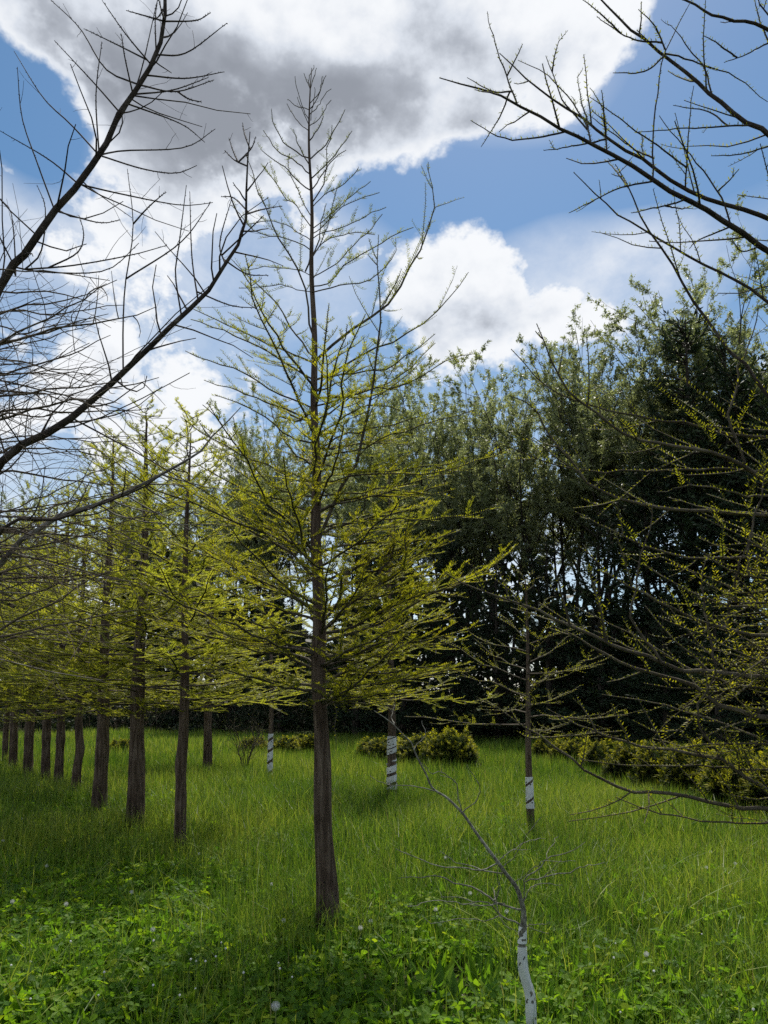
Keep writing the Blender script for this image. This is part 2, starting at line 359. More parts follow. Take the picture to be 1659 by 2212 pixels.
# ------------------------------------------------------------------ the ground
gx = np.concatenate([np.linspace(-400, -45, 12), np.linspace(-40, 40, 60), np.linspace(45, 400, 12)])
gy = np.concatenate([np.linspace(-200, -10, 8), np.linspace(-6, 60, 60), np.linspace(70, 600, 12)])
GX, GY = np.meshgrid(gx, gy)
def gz(x, y): return .04 * np.sin(x * .55 + 1) * np.sin(y * .43) + .025 * np.sin(x * 1.3 + y * .9)
g = Geo(); nx = len(gx); i = np.arange(len(gy) - 1)[:, None] * nx + np.arange(nx - 1)[None]
g.add(np.stack([GX, GY, gz(GX, GY) - .02], -1).reshape(-1, 3), np.stack([i, i + 1, i + nx + 1, i + nx], -1).reshape(-1, 4))
tag(g.build('ground', MT['ground']), 'green meadow ground under the young trees', 'ground', kind='structure')

# ------------------------------------------------------------------ a limb with its twigs and leaf shoots
def taper(n, r0, r1, p=.8): return r1 + (r0 - r1) * (1 - np.linspace(0, 1, n)) ** p
CURVES = []
def snap(path, reach=.45):
    """shift the start of a limb onto the nearest limb already grown on this tree"""
    best, bd = None, reach
    for c_ in CURVES:
        d_ = np.linalg.norm(c_ - path[0], axis=1); j = int(d_.argmin())
        if d_[j] < bd: bd, best = d_[j], c_[j]
    if best is None: return path
    return path + (best - path[0]) * ((1 - np.linspace(0, 1, len(path))) ** 1.5)[:, None]
def limb(tree, path, r0, r1, rng, twig=10, sub=6, lf=.36, lmax=.6, leaf=None, spread=.5, up=0.0, s0=.15, ang=(38, 66), mt='branch', k=6,
         n=12, own=False, cu=.1, cr=.1, wob=.012, size=(.020, .038), tint=(.2, .9), rt=.0026, subl=.5, tl=.25, label=None, barkG=None, leafG=None, name='branch'):
    """one limb: bark mesh (limb and twigs) with its foliage as a sub-part; or added to shared Geos"""
    c = curve(path, n); L = np.linalg.norm(np.diff(c, axis=0), axis=1).sum()
    w = np.cumsum(rng.normal(0, wob, (n, 3)), 0); w -= np.linspace(0, 1, n)[:, None] * w[-1]; c = c + w * min(1, L)
    if barkG is None: CURVES.append(curve(c, 60))
    G = barkG or Geo(); F = leafG or Geo()
    G.tubes(c, taper(n, r0, r1), k)
    T1, l1, _ = kids(c[None], rng, twig, s0, .97, lf, .05, lmax, ang, spread, up, cu, cr)
    allp = [T1]
    if len(T1):
        G.tubes(T1, np.clip(r0 * .30, rt, .0055) * np.linspace(1, .42, 5)[None] * np.ones((len(T1), 1)), 4)
        if sub:
            big = T1[l1 > .14]
            if len(big):
                T2, l2, _ = kids(big, rng, sub, .2, .95, subl, .04, .32, ang, spread + .15, up, cu, cr)
                if len(T2): G.tubes(T2, rt * .8 * np.linspace(1, .5, 5)[None] * np.ones((len(T2), 1)), 3); allp.append(T2)
    if leaf:
        for q in allp: leaflets(F, q, rng, leaf, size, tint=tint)
        leaflets(F, c[None], rng, leaf * .8, size, s0=tl, tint=tint)
    if barkG is None:
        o = G.build(name, MT[mt], tree, loc=tree.location)
        if label: o['label'] = label
        if leaf and F.n: F.build('foliage', MT['cyp'], o, smooth=False, loc=tree.location)
        return o

def trace(pts, Y0, dY, kk=1.0):
    """points of the picture standing Y0 metres out, drifting by dY towards the tip"""
    m = len(pts); out = []
    for i_, (x, y) in enumerate(pts): out.append(at(x, y, Y0 + dY * (i_ / (m - 1)) ** kk))
    return np.array(out)

# ------------------------------------------------------------------ the tall cypress in the middle
def main_tree():
    rng = np.random.default_rng(11); CURVES.clear()
    base = ground(707, 2022); Y0 = base[1]
    t = root('bald_cypress_tree', base, 'tall slender young bald cypress in the middle with fresh yellow green leaves', 'tree', 'young bald cypress trees')
    tp = [(708, 2022), (704, 1900), (699, 1760), (694, 1600), (690, 1450), (688, 1300), (684, 1150), (682, 1000), (680, 850), (677, 700), (674, 550), (671, 400), (669, 300), (668, 200), (672, 146)]
    wd = [50, 43, 38, 34, 29.5, 27, 22, 18.5, 14.5, 11.5, 9, 6.5, 4.6, 2.8, 1.3]
    P = np.array([at(x, y, Y0) for x, y in tp])
    dep = [np.dot(p - CAM, FW) for p in P]; rd = np.array([.5 * w * d / FPX for w, d in zip(wd, dep)])
    c = curve(np.concatenate([P, rd[:, None]], 1), 150)
    c[:, :2] += .006 * np.sin(np.linspace(0, 40, 150))[:, None]
    G = trunk_mesh(c[:, :3], c[:, 3], 44, .085, 13, 3, .22)
    G.build('trunk', MT['trunk'], t, loc=base); CURVES.append(c[:, :3])
    def br(pts, dY=None, w=9, leaf=50, **k):
        if dY is None:
            span = abs(pts[-1][0] - pts[0][0]) * Y0 / FPX; dY = rng.uniform(-.55, .55) * max(.25, span)
        P_ = snap(trace(pts, Y0, dY), .3); r = .5 * w * .70 * Y0 * 1.05 / FPX
        kw = dict(twig=10, sub=4.5, lf=.30, lmax=.55, spread=.24, up=.06, s0=.12); kw.update(k); kw['twig'] *= 1.25; leaf = leaf * 4.2; kw.pop('wk', 0); kw.setdefault('rt', .0015); kw.setdefault('size', (.016, .031)); kw.setdefault('cr', .06); kw.setdefault('cu', .06); kw['lf'] = kw['lf'] * 1.15
        limb(t, P_, r, .0022, rng, leaf=leaf, **kw)
    A = lambda *p: [(464.5 + .32 * x, 132.7 + .32 * y) for x, y in p]
    B = lambda *p: [(464.5 + .4 * x, 597 + .4 * y) for x, y in p]
    C = lambda *p: [(597 + .32 * x, 1062 + .32 * y) for x, y in p]
    bare = dict(leaf=14, tint=(0, .25), wk=.7, twig=2, sub=0, size=(.006, .012), lmax=.12)  # dark leaf tints from here up: backlit look against the sky, put into colour
    for p in (A((640, 400), (600, 330), (560, 230), (540, 100)), A((640, 470), (570, 420), (520, 350), (485, 285)), A((640, 330), (690, 250), (725, 100)),
              A((640, 300), (700, 220), (750, 95)), A((645, 350), (700, 280), (785, 185)), A((650, 440), (720, 380), (785, 260)), A((640, 290), (660, 150), (685, 45)),
              A((635, 190), (615, 130), (600, 80)), A((638, 190), (650, 100), (667, 25)), A((640, 440), (590, 340), (555, 240)), A((645, 400), (665, 250), (672, 175)), A((640, 330), (560, 300), (492, 256))):
        br(p, w=2.6, **bare)
    half = dict(leaf=38, twig=4.5, sub=1.5, size=(.011, .021), lmax=.24, tint=(0, .28), lf=.26, wk=.7)
    for p in (A((640, 640), (560, 600), (470, 520), (410, 420), (380, 320)), A((650, 660), (740, 570), (820, 460), (878, 325)),
              A((645, 760), (520, 650), (420, 600), (325, 465)), A((655, 810), (760, 700), (860, 580), (925, 470)), A((650, 880), (720, 760), (790, 640), (885, 600)),
              A((645, 890), (560, 800), (470, 700), (315, 600)), A((650, 950), (725, 800), (745, 600), (790, 430)), A((640, 700), (585, 620), (530, 460)), A((645, 560), (690, 480), (732, 370))):
        br(p, w=4, **half)
    for p, w in ((A((665, 1000), (740, 900), (850, 840), (970, 715)), 4.5), (A((665, 1130), (800, 1000), (900, 900), (1050, 810)), 4.5), (A((670, 1180), (780, 1080), (900, 980), (1110, 885)), 4.5),
                 (A((675, 1190), (760, 1150), (950, 1080), (1155, 985)), 4.5), (A((660, 1330), (720, 1200), (780, 1000), (830, 840)), 5), (A((670, 1310), (780, 1200), (950, 1150), (1080, 1170)), 5),
                 (A((690, 1470), (820, 1400), (900, 1290), (1130, 1030)), 5), (A((690, 1500), (800, 1460), (900, 1330), (1100, 1230), (1340, 1120)), 6),
                 (A((690, 1580), (900, 1490), (1050, 1440), (1200, 1300), (1220, 1200)), 6), (A((640, 1040), (570, 880), (515, 760), (505, 620)), 5),
                 (A((645, 1120), (540, 1000), (430, 920), (320, 700)), 5), (A((640, 1290), (500, 1240), (300, 1180), (110, 970)), 5),
                 (A((600, 1470), (400, 1410), (200, 1410)), 4), (A((640, 1560), (400, 1500), (160, 1530)), 4), (A((650, 1190), (540, 1120), (420, 1080), (210, 1100)), 4.5)):
        br(p, w=w * .65, leaf=44, size=(.014, .026), twig=7, sub=3, tint=(0, .5), lf=.26)  # lower tint range also darkens these leaves as if seen against the sky
    # the heavier limbs that turn upward
    def up_limb(pts, w, **k): br(pts, w=w, leaf=k.pop('leaf', 30), twig=5.5, sub=2.5, lmax=.42, s0=.2, tl=.35, size=(.013, .025), tint=(0, .5), lf=.26, **k)
    up_limb([(676, 735), (666, 664), (655, 597), (609, 530), (573, 456), (551, 405), (530, 332)], 7, dY=-.15)
    up_limb([(655, 600), (675, 560), (690, 500), (705, 440)], 5, dY=.1)
    up_limb([(686, 778), (744, 733), (820, 669), (848, 645), (880, 587), (912, 526), (935, 446), (922, 357)], 9, dY=.25)
    up_limb([(688, 1185), (724, 1117), (752, 1057), (784, 997), (804, 877), (820, 757), (820, 637), (816, 549), (818, 507)], 12, dY=-.3)
    up_limb([(688, 821), (744, 797), (820, 757), (896, 709), (952, 665), (1012, 588)], 7, dY=.4)
    up_limb([(680, 773), (640, 725), (604, 673), (576, 633), (528, 590), (500, 560)], 6, dY=.35)
    mids = [[(676, 789), (624, 761), (536, 725), (464, 689), (418, 668)], [(676, 825), (616, 785), (536, 745), (464, 713), (412, 690)], [(676, 885), (604, 845), (536, 813), (464, 793), (400, 758)],
            B((530, 780), (370, 720), (130, 620), (-60, 560)), B((525, 900), (400, 850), (200, 720), (0, 640)), [(674, 1041), (616, 1021), (544, 1001), (464, 953), (390, 900)],
            [(672, 1073), (584, 1045), (524, 973), (504, 901)], B((520, 1010), (420, 950), (330, 800), (300, 690)), B((520, 1260), (330, 1180), (100, 1120), (-120, 1000)),
            [(688, 849), (744, 817), (856, 789), (940, 721)], [(688, 885), (784, 845), (864, 837), (964, 789), (1020, 765)], B((560, 770), (800, 640), (1000, 540), (1190, 360)),
            [(688, 981), (784, 973), (864, 937), (1024, 885)], B((560, 1030), (800, 1060), (1100, 1010), (1350, 980)), [(692, 1045), (784, 1025), (964, 1017), (1100, 969)],
            B((570, 1180), (800, 1140), (1100, 1100), (1400, 1040)), B((570, 1270), (900, 1180), (1150, 1180), (1300, 1150)), [(700, 1135), (824, 1101), (944, 1107), (1090, 1085)],
            B((560, 860), (650, 800), (820, 720), (1010, 730)), B((555, 940), (700, 850), (900, 800), (1200, 720)), B((560, 640), (640, 600), (750, 520), (850, 480))]
    for p in mids: br(p, w=5.5, leaf=42, twig=8, sub=4, tint=(.1, .8), size=(.015, .028))
    lows = [[(680, 1263), (615, 1203), (550, 1163), (440, 1088), (350, 1013), (305, 955)], [(690, 1337), (655, 1299), (600, 1268), (500, 1218), (350, 1173)],
            [(677, 1440), (645, 1420), (597, 1408), (540, 1390), (430, 1370), (320, 1335)], C((260, 1240), (120, 1160), (0, 1110), (-300, 1020)),
            C((250, 900), (100, 820), (-100, 760), (-400, 640)), C((255, 980), (100, 960), (-200, 880), (-420, 860)), C((255, 1090), (80, 1030), (-200, 1000), (-500, 900)),
            C((260, 1330), (100, 1290), (-150, 1260), (-420, 1200)), C((250, 480), (80, 330), (-100, 250), (-260, 100)), C((250, 760), (60, 660), (-180, 560), (-350, 430)),
            C((310, 600), (450, 540), (700, 470), (850, 400), (1080, 300)), C((320, 880), (430, 730), (470, 620), (350, 500), (200, 380), (0, 190)), C((470, 625), (600, 560), (750, 520), (950, 400), (1200, 330)),
            C((330, 930), (520, 790), (720, 610), (860, 490), (880, 330), (910, 100)), C((715, 615), (715, 520), (760, 440), (800, 200)),
            C((340, 970), (600, 880), (850, 770), (1100, 700), (1250, 620), (1430, 540)), C((350, 1040), (600, 960), (850, 850), (1100, 690), (1330, 600), (1600, 400)),
            C((350, 1170), (450, 1150), (700, 1040), (1000, 1000), (1400, 900)), C((350, 1250), (600, 1150), (900, 1080), (1300, 1000)), C((350, 1290), (500, 1200), (800, 1170), (1200, 1150)),
            C((350, 1400), (600, 1330), (900, 1280), (1350, 1200)), C((330, 1100), (550, 1050), (800, 950), (1250, 850)), C((320, 820), (600, 760), (900, 700), (1300, 720)), C((310, 700), (550, 640), (800, 640), (1150, 560)),
            C((300, 280), (500, 200), (800, 170), (1100, 80)), C((300, 400), (550, 330), (850, 330), (1250, 260)), C((300, 120), (500, 60), (850, 40), (1150, -60))]
    fronts = [None] * len(lows); fronts[11] = -.9; fronts[13] = -.3
    for p, d in zip(lows, fronts): br(p, dY=d, w=10, leaf=50, twig=11, sub=8, lf=.34, lmax=.6)
    # limbs that reach towards the lens and away from it
    for kx in range(40):
        z = 1.55 + 2.6 * rng.uniform(0, 1) ** 1.5; az = rng.choice([PI / 2, -PI / 2]) + rng.normal(0, .55)
        L = (1.65 if z < 2.6 else 1.65 - .33 * (z - 2.6)) * rng.uniform(.6, 1.0); e = .04 + .13 * (z - 1.6) + rng.uniform(-.1, .1)
        j = np.argmin(np.abs(c[:, 2] - z)); p0 = c[j, :3]; d = np.array([math.cos(az), math.sin(az), 0])
        s = np.linspace(0, 1, 5)[:, None]
        P_ = p0 + d * L * s + ZUP * L * (math.tan(e) * s + .12 * s ** 2) + rng.normal(0, .02, (5, 3)) * s
        limb(t, P_, .010, .0022, rng, cr=.06, cu=.06, rt=.0016, leaf=170, size=(.016, .031), twig=10, sub=6, lf=.32, lmax=.55, spread=.22, up=.04)
    # one thin hanging shoot and a stub low on the trunk
    limb(t, trace([(706, 1500), (722, 1515), (727, 1560), (726, 1625)], Y0, -.25), .003, .0015, rng, leaf=70, twig=0.1, sub=0, size=(.016, .026))
    limb(t, trace([(690, 1545), (672, 1530), (664, 1518)], Y0, -.1), .004, .0015, rng, leaf=60, twig=6, sub=0, size=(.016, .026))
main_tree()

# ------------------------------------------------------------------ the rows of cypress
def crown_proto(seed, H=6.0, R0=1.75, z0=1.5, step=.056, leaf=190, size=(.022, .040), twig=9, sub=7, mt='cyp_far', tint=(.15, .9)):
    """branches and foliage of a young cypress standing at the origin"""
    rng = np.random.default_rng(seed); G = Geo(); F = Geo(); z = z0; a = rng.uniform(0, 6)
    while z < H * .975:
        f = (z - z0) / (H - z0); L = R0 * (1 - f ** 1.25) * rng.uniform(.65, 1.12) + .14
        a += 2.4 + rng.normal(0, .3); e = .02 + .75 * f ** 1.2 + rng.normal(0, .09)
        d = np.array([math.cos(a), math.sin(a), 0]); s = np.linspace(0, 1, 5)[:, None]
        P = np.array([0, 0, z]) + d * L * s * math.cos(e) + ZUP * L * (math.sin(e) * s + (.10 - .05 * (f < .15)) * s ** 2) + rng.normal(0, .035, (5, 3)) * s
        limb(None, P, .005 + .009 * (1 - f), .0025, rng, leaf=leaf, twig=twig, sub=sub, lf=.36, lmax=.6, spread=.24, up=.04, n=8, k=4, barkG=G, leafG=F, size=size, rt=.0026, tint=tint)
        z += step * rng.uniform(.5, 1.5) * (1 + .6 * f)
    F.q and None
    return G, F
protos = []
for sd_ in (21, 22, 23):
    protos.append(crown_proto(sd_))
def row_tree(x, y, w, H, label, pr, lean=(0, 0), crook=None, tint=None, sxy=1.0, rz=0.0):
    b = ground(x, y); t = root('bald_cypress_tree', b, label, 'tree', 'young bald cypress trees')
    n = 90; zz = np.linspace(0, H * .99, n); rng = np.random.default_rng(int(x * 7 + y))
    dep = np.dot(b - CAM, FW) + .0; r = .5 * w * dep / FPX * (1 - zz / H) ** .8 * (1 + .14 * np.exp(-zz / .12)) + .004
    cx_ = lean[0] * zz + .012 * np.sin(zz * 1.9 + x) * np.minimum(1, zz); cy_ = lean[1] * zz + .012 * np.cos(zz * 1.7 + x) * np.minimum(1, zz)
    if crook:
        zc, ax, wz = crook; cx_ = cx_ + ax * np.exp(-((zz - zc) / wz) ** 2); r = r * (1 + .16 * np.exp(-((zz - zc) / .09) ** 2))
    P = np.stack([cx_, cy_, zz - .03], 1)
    trunk_mesh(P, r, 22, .07 if isinstance(pr, int) else .015, 9, int(x), .05, .06 if isinstance(pr, int) else .01).build('trunk', MT['trunk'], t)
    o = None
    if isinstance(pr, int):
        if pr not in made:
            G, F = protos[pr]
            o = G.build('crown', MT['branch'], t); F.build('foliage', MT['cyp_far'], o, smooth=False); made[pr] = o
        else: o = copy_part(made[pr], t)
        s = H / 6.0
        o.rotation_euler = (math.atan(-lean[1]) * 0, 0, rz); o.scale = (sxy, sxy, 1.0) if abs(s - 1) < .01 else (sxy, sxy, s)
        if abs(s - 1) >= .01: o.location = (lean[0] * 2, lean[1] * 2, 1.5 * (1 - s))
    return t, P, r
made = {}
row = [(388, 1842, 27, 5.0, 'nearest thin dark trunk of the left row, bulging at knee height, leafy crown', 0, (.004, 0), (.95, -.015, .2)),
       (290, 1808, 39, 5.6, 'thick brown shaggy trunk second nearest in the left row of cypresses', 1, (.012, 0), None),
       (213, 1772, 33, 5.8, 'dark trunk leaning slightly right, third nearest in the left row', 2, (.018, 0), None),
       (163, 1730, 20, 5.6, 'crooked dark trunk with an elbow halfway up in the left row', 0, (.0, 0), (.85, .035, .2)),
       (125, 1710, 20, 6.0, 'straight grey trunk with a ring scar, fifth nearest in the left row', 1, (.0, 0), (.95, .0, .3)),
       (97, 1697, 20, 6.2, 'grey trunk just left of the ring scarred one in the left row', 2, (.012, 0), (.95, .0, .3)),
       (60, 1685, 21, 6.4, 'dark trunk third from the left edge of the picture', 0, (.0, 0), None),
       (27, 1670, 18, 6.6, 'dark trunk second from the left edge of the picture', 1, (.0, 0), None),
       (10, 1657, 13, 6.4, 'thin trunk nearest to the left edge of the picture', 2, (.012, 0), None),
       (448, 1668, 21, 5.8, 'short dark trunk standing far back between the left row and the middle tree', 1, (.0, 0), None)]
for i_, (x, y, w, H, lb, pr, ln, ck) in enumerate(row):
    row_tree(x, y, w * .94, H * .93, lb, pr, (ln[0] * .4, 0), ck, rz=1.3 * i_, sxy=1.14 + .08 * math.sin(i_ * 2.2))

# a spiral plastic guard round a trunk
def guard(t, P, r, bands, pitch, seed, holes=14, gapw=.18, name='trunk_guard', dots=None, over=1.10, sides=44, nz=110):
    """white helical strip between heights; slits between the turns and round vent holes are open"""
    rng = np.random.default_rng(seed); G = Geo()
    for (za, zb, cover, ph) in bands:
        zz = np.linspace(za, zb, nz); an = np.linspace(0, 2 * PI, sides + 1)
        cx_ = np.interp(zz, P[:, 2], P[:, 0]); cy_ = np.interp(zz, P[:, 2], P[:, 1]); rr = np.interp(zz, P[:, 2], r) * over + .002
        turn = ((zz[:, None] - za) / pitch - an[None] / (2 * PI) + ph)
        fr = turn - np.floor(turn)
        rad = rr[:, None] * (1 + .035 * fr) + .0015 * np.sin(3 * an + zz[:, None] * 30)
        v = np.stack([cx_[:, None] + rad * np.cos(an), cy_[:, None] + rad * np.sin(an), np.broadcast_to(zz[:, None], rad.shape)], -1)
        h = np.stack([rng.uniform(0, 2 * PI, holes), rng.uniform(za, zb, holes)], 1)
        keep = (fr < cover)
        zc = zz[:, None]; R_ = float(rr.mean())
        for ha, hz in h:
            da = np.abs((an[None] - ha + PI) % (2 * PI) - PI) * R_
            keep &= ((da ** 2 + (zc - hz) ** 2) > (.0062) ** 2 * (R_ / .05 + .3))
        kq = keep[:-1, :-1] & keep[1:, :-1] & keep[:-1, 1:] & keep[1:, 1:]
        i, j = np.nonzero(kq); w_ = sides + 1
        G.add(v.reshape(-1, 3), np.stack([i * w_ + j, i * w_ + j + 1, (i + 1) * w_ + j + 1, (i + 1) * w_ + j], 1))
    o = G.build(name, MT['wrap'], t); o['label'] = 'white plastic spiral guard wound round the trunk'
    return o

def wrapped(x, y, w, H, label, seed, ztop, zones, crown=None, lean=(0, 0), **kw):
    t, P, r = row_tree(x, y, w, H, label, 'own', lean)
    if crown is not None:
        G, F = crown; o = G.build('crown', MT['branch'], t); F.build('foliage', MT['cyp_far'], o, smooth=False)
    guard(t, P, r, zones, kw.get('pitch', .16), seed, kw.get('holes', 16))
    return t
wrapped(847, 1735, 20, 5.4, 'cypress with a loose white striped guard on its trunk, by the round yew clump', 31, 1.1, [(.22, .62, .74, .1), (.80, 1.05, .93, .3), (.66, .80, .30, .0)],
        crown_proto(31, 5.4, 1.75, 1.5, .07), (-.01, 0), pitch=.155)
wrapped(583, 1688, 11, 4.6, 'slim cypress far back with a white banded trunk guard', 32, 1.0, [(.12, .95, .80, .4)], crown_proto(32, 4.6, 1.2, 1.55, .09), pitch=.22)
wrapped(1147, 1800, 16, 3.2, 'small sparse cypress with a short white dotted guard, right of the middle', 33, .75, [(.30, .68, .88, .2)],
        crown_proto(33, 3.2, 1.45, 1.15, .06, leaf=60, size=(.018, .030), twig=9, sub=7), (-.006, 0), pitch=.21, holes=26)

# ------------------------------------------------------------------ bare tree at the left edge
def left_tree():
    rng = np.random.default_rng(5); CURVES.clear()
    b = np.array([-3.05, 4.3, 0.0]); Yb = b[1]
    t = root('bare_cypress_tree', b, 'leafless cypress reaching in from the left edge with dark boughs and many twigs', 'tree', 'young bald cypress trees')
    n = 110; zz = np.linspace(0, 7.4, n); r = .125 * (1 - zz / 7.45) ** .75 * (1 + .12 * np.exp(-zz / .12)) + .004
    P = np.stack([b[0] + .05 * np.sin(zz * .7), b[1] + .04 * np.sin(zz * .9 + 1), zz - .03], 1)
    trunk_mesh(P, r, 30, .07, 11, 9, .08).build('trunk', MT['trunk'], t, loc=b)
    def tp(z): return np.array([np.interp(z, zz, P[:, 0]), np.interp(z, zz, P[:, 1]), z])
    def bough(pts, Y0, dY, w0, z_in, twig=9, tw=True, label=None, **k):
        tr = trace(pts, Y0, dY)
        path = np.concatenate([[tp(z_in)], tr]) if z_in is not None else tr
        r0 = .5 * w0 * Y0 * 1.04 / FPX
        kw = dict(twig=twig, sub=4.5, lf=.26, lmax=.7, spread=1.5, up=.0, s0=.12, mt='bough', k=10, n=26, cu=.06, cr=.30, subl=.5, ang=(48, 85), rt=.0018, wob=.008); kw.update(k)
        o = limb(t, path, r0 * (1.12 if z_in is not None else 1), kw.pop('r1', .0022), rng, **kw)
        if label: o['label'] = label
        return tr
    bough([(0, 612), (35, 580), (110, 475), (220, 335), (270, 240), (320, 150), (350, 60), (353, -40), (350, -160)], 4.1, -.15, 21, 2.55, twig=9, label='thick dark bough rising from the left edge to the top', r1=.006)
    bough([(0, 988), (130, 905), (270, 790), (400, 672), (480, 582), (524, 490), (530, 400), (540, 285)], 4.0, -.1, 21, 1.95, twig=10, label='long dark bough sweeping up beside the middle tree')
    bough([(0, 1224), (123, 1126), (272, 1064), (409, 992), (464, 938), (520, 880)], 4.2, .1, 15, 1.5, twig=9, mt='pale_bough', label='pale grey bough low at the left')  # paler bark than its neighbours: sunlight on this bough painted into the colour
    bough([(0, 1156), (120, 1126), (252, 1075), (330, 1040), (420, 985)], 3.9, .1, 11, 1.6, twig=8)
    A = lambda *p: [(.5 * x, .5 * y) for x, y in p]
    tw = [A((440, 650), (540, 640), (800, 633), (930, 557)), A((440, 655), (620, 720), (760, 745), (850, 715)), A((400, 640), (290, 520), (180, 415), (60, 220)), A((310, 800), (200, 690), (0, 565)),
          A((240, 880), (160, 680), (95, 500), (75, 290)), A((570, 350), (440, 290), (340, 120), (220, 0)), A((500, 490), (400, 360), (235, 175)), A((620, 290), (530, 150), (440, 0)),
          A((665, 255), (800, 235), (980, 100)), A((620, 315), (800, 335), (970, 310)), A((580, 365), (750, 395), (925, 345)), A((560, 410), (740, 390), (900, 335)), A((540, 460), (780, 540), (885, 615)),
          A((780, 540), (820, 480), (870, 440)), A((700, 110), (840, 95), (910, 55)), A((700, 110), (545, 45)), A((640, 260), (500, 190), (365, 125)), A((340, 815), (530, 850), (780, 890), (920, 875)),
          A((250, 920), (430, 965), (520, 950)), A((70, 1160), (200, 1180), (460, 1170), (600, 1050)), A((90, 1150), (300, 1140), (560, 1100), (720, 1060)), A((430, 640), (415, 400), (440, 180)),
          A((470, 600), (590, 370), (680, 0)), A((530, 1580), (530, 1400), (540, 1220), (575, 980), (550, 730)), A((575, 980), (640, 900), (715, 830)), A((540, 1215), (780, 1050), (910, 875)),
          A((770, 1360), (750, 1180), (770, 1060), (805, 800)), A((945, 1150), (940, 1050), (1000, 860)), A((860, 1290), (830, 1100), (820, 830)), A((1050, 970), (1130, 920), (1220, 890)), A((1050, 965), (1000, 870), (955, 850)),
          A((1060, 770), (1010, 710), (970, 650)), A((1065, 720), (1020, 660), (990, 600)), A((1070, 700), (1100, 640), (1105, 590)), A((860, 1290), (1000, 1330), (1110, 1330)), A((1000, 1120), (1090, 1000), (1140, 930)),
          A((950, 1170), (1060, 1200), (1160, 1190)), A((1060, 640), (1050, 580), (1048, 530)), A((700, 120), (690, 40), (672, -60)), A((660, 260), (665, 100), (680, 0)), A((550, 420), (530, 250), (525, 150)),
          A((200, 1320), (330, 1180), (360, 1040), (340, 930)), A((0, 1060), (40, 1130), (40, 910), (0, 860)), A((75, 1150), (160, 1080), (190, 900), (160, 800))]
    G = Geo()
    for q in tw:
        tr = snap(trace(q, 4.02, rng.uniform(-.35, .35))); c = curve(tr, 12); CURVES.append(c); G.tubes(c, taper(12, .0052, .0018), 5)
        T1, l1, _ = kids(c[None], rng, 3.5, .35, .9, .3, .05, .25, (35, 60), 1.0, .1)
        if len(T1): G.tubes(T1, .0017 * np.linspace(1, .6, 5)[None] * np.ones((len(T1), 1)), 3)
        # little resting buds along the shoot
        bs, bT = sample(c[None], np.zeros(26, int), rng.uniform(.25, 1, 26)); S, U = frame(bT, rng); an = rng.uniform(0, 6.28, 26)[:, None]
        G.tubes(np.stack([bs, bs + (bT * .6 + S * np.cos(an) + U * np.sin(an)) * .007], 1), np.array([[.0026, .0009]]) * np.ones((26, 1)), 3)
    G.build('twig_spray', MT['bough'], t, loc=b)
    # the tangle of smaller boughs lower down
    for j in range(46):
        d0 = rng.uniform(-.5, .55)
        yy = rng.uniform(600, 1340); xe = rng.uniform(150, 480) * (1.0 if yy > 850 else .8)
        e = at(xe, yy - rng.uniform(-10, 60), 4.1 + d0 * 1.6); p0 = tp(np.clip(e[2] - rng.uniform(-.15, .55), 1.2, 4.2)); m1 = p0 * .55 + e * .45 + np.array([0, rng.uniform(-.15, .15), rng.uniform(-.12, .24)])
        limb(t, np.array([p0, m1, e]), rng.uniform(.006, .011), .0016, rng, twig=9, sub=4.5, lf=.34, lmax=.65, spread=1.2, up=.0, mt='twig_brown', cu=.0, cr=.34, ang=(35, 80), subl=.55, n=16, rt=.0015)
    for j in range(16):      # the rest of the crown, up and away from the picture
        z = rng.uniform(1.6, 6.6); az = rng.uniform(PI * .45, PI * 1.6); L = 2.0 * (1 - z / 8.5); p0 = tp(z)
        d = np.array([math.cos(az), math.sin(az), .5 + .1 * z]); s = np.linspace(0, 1, 4)[:, None]
        limb(t, p0 + d * L * s, .014, .002, rng, twig=7, sub=3, lf=.36, lmax=.6, spread=.8, mt='bough', cu=.1, cr=.15)
left_tree()

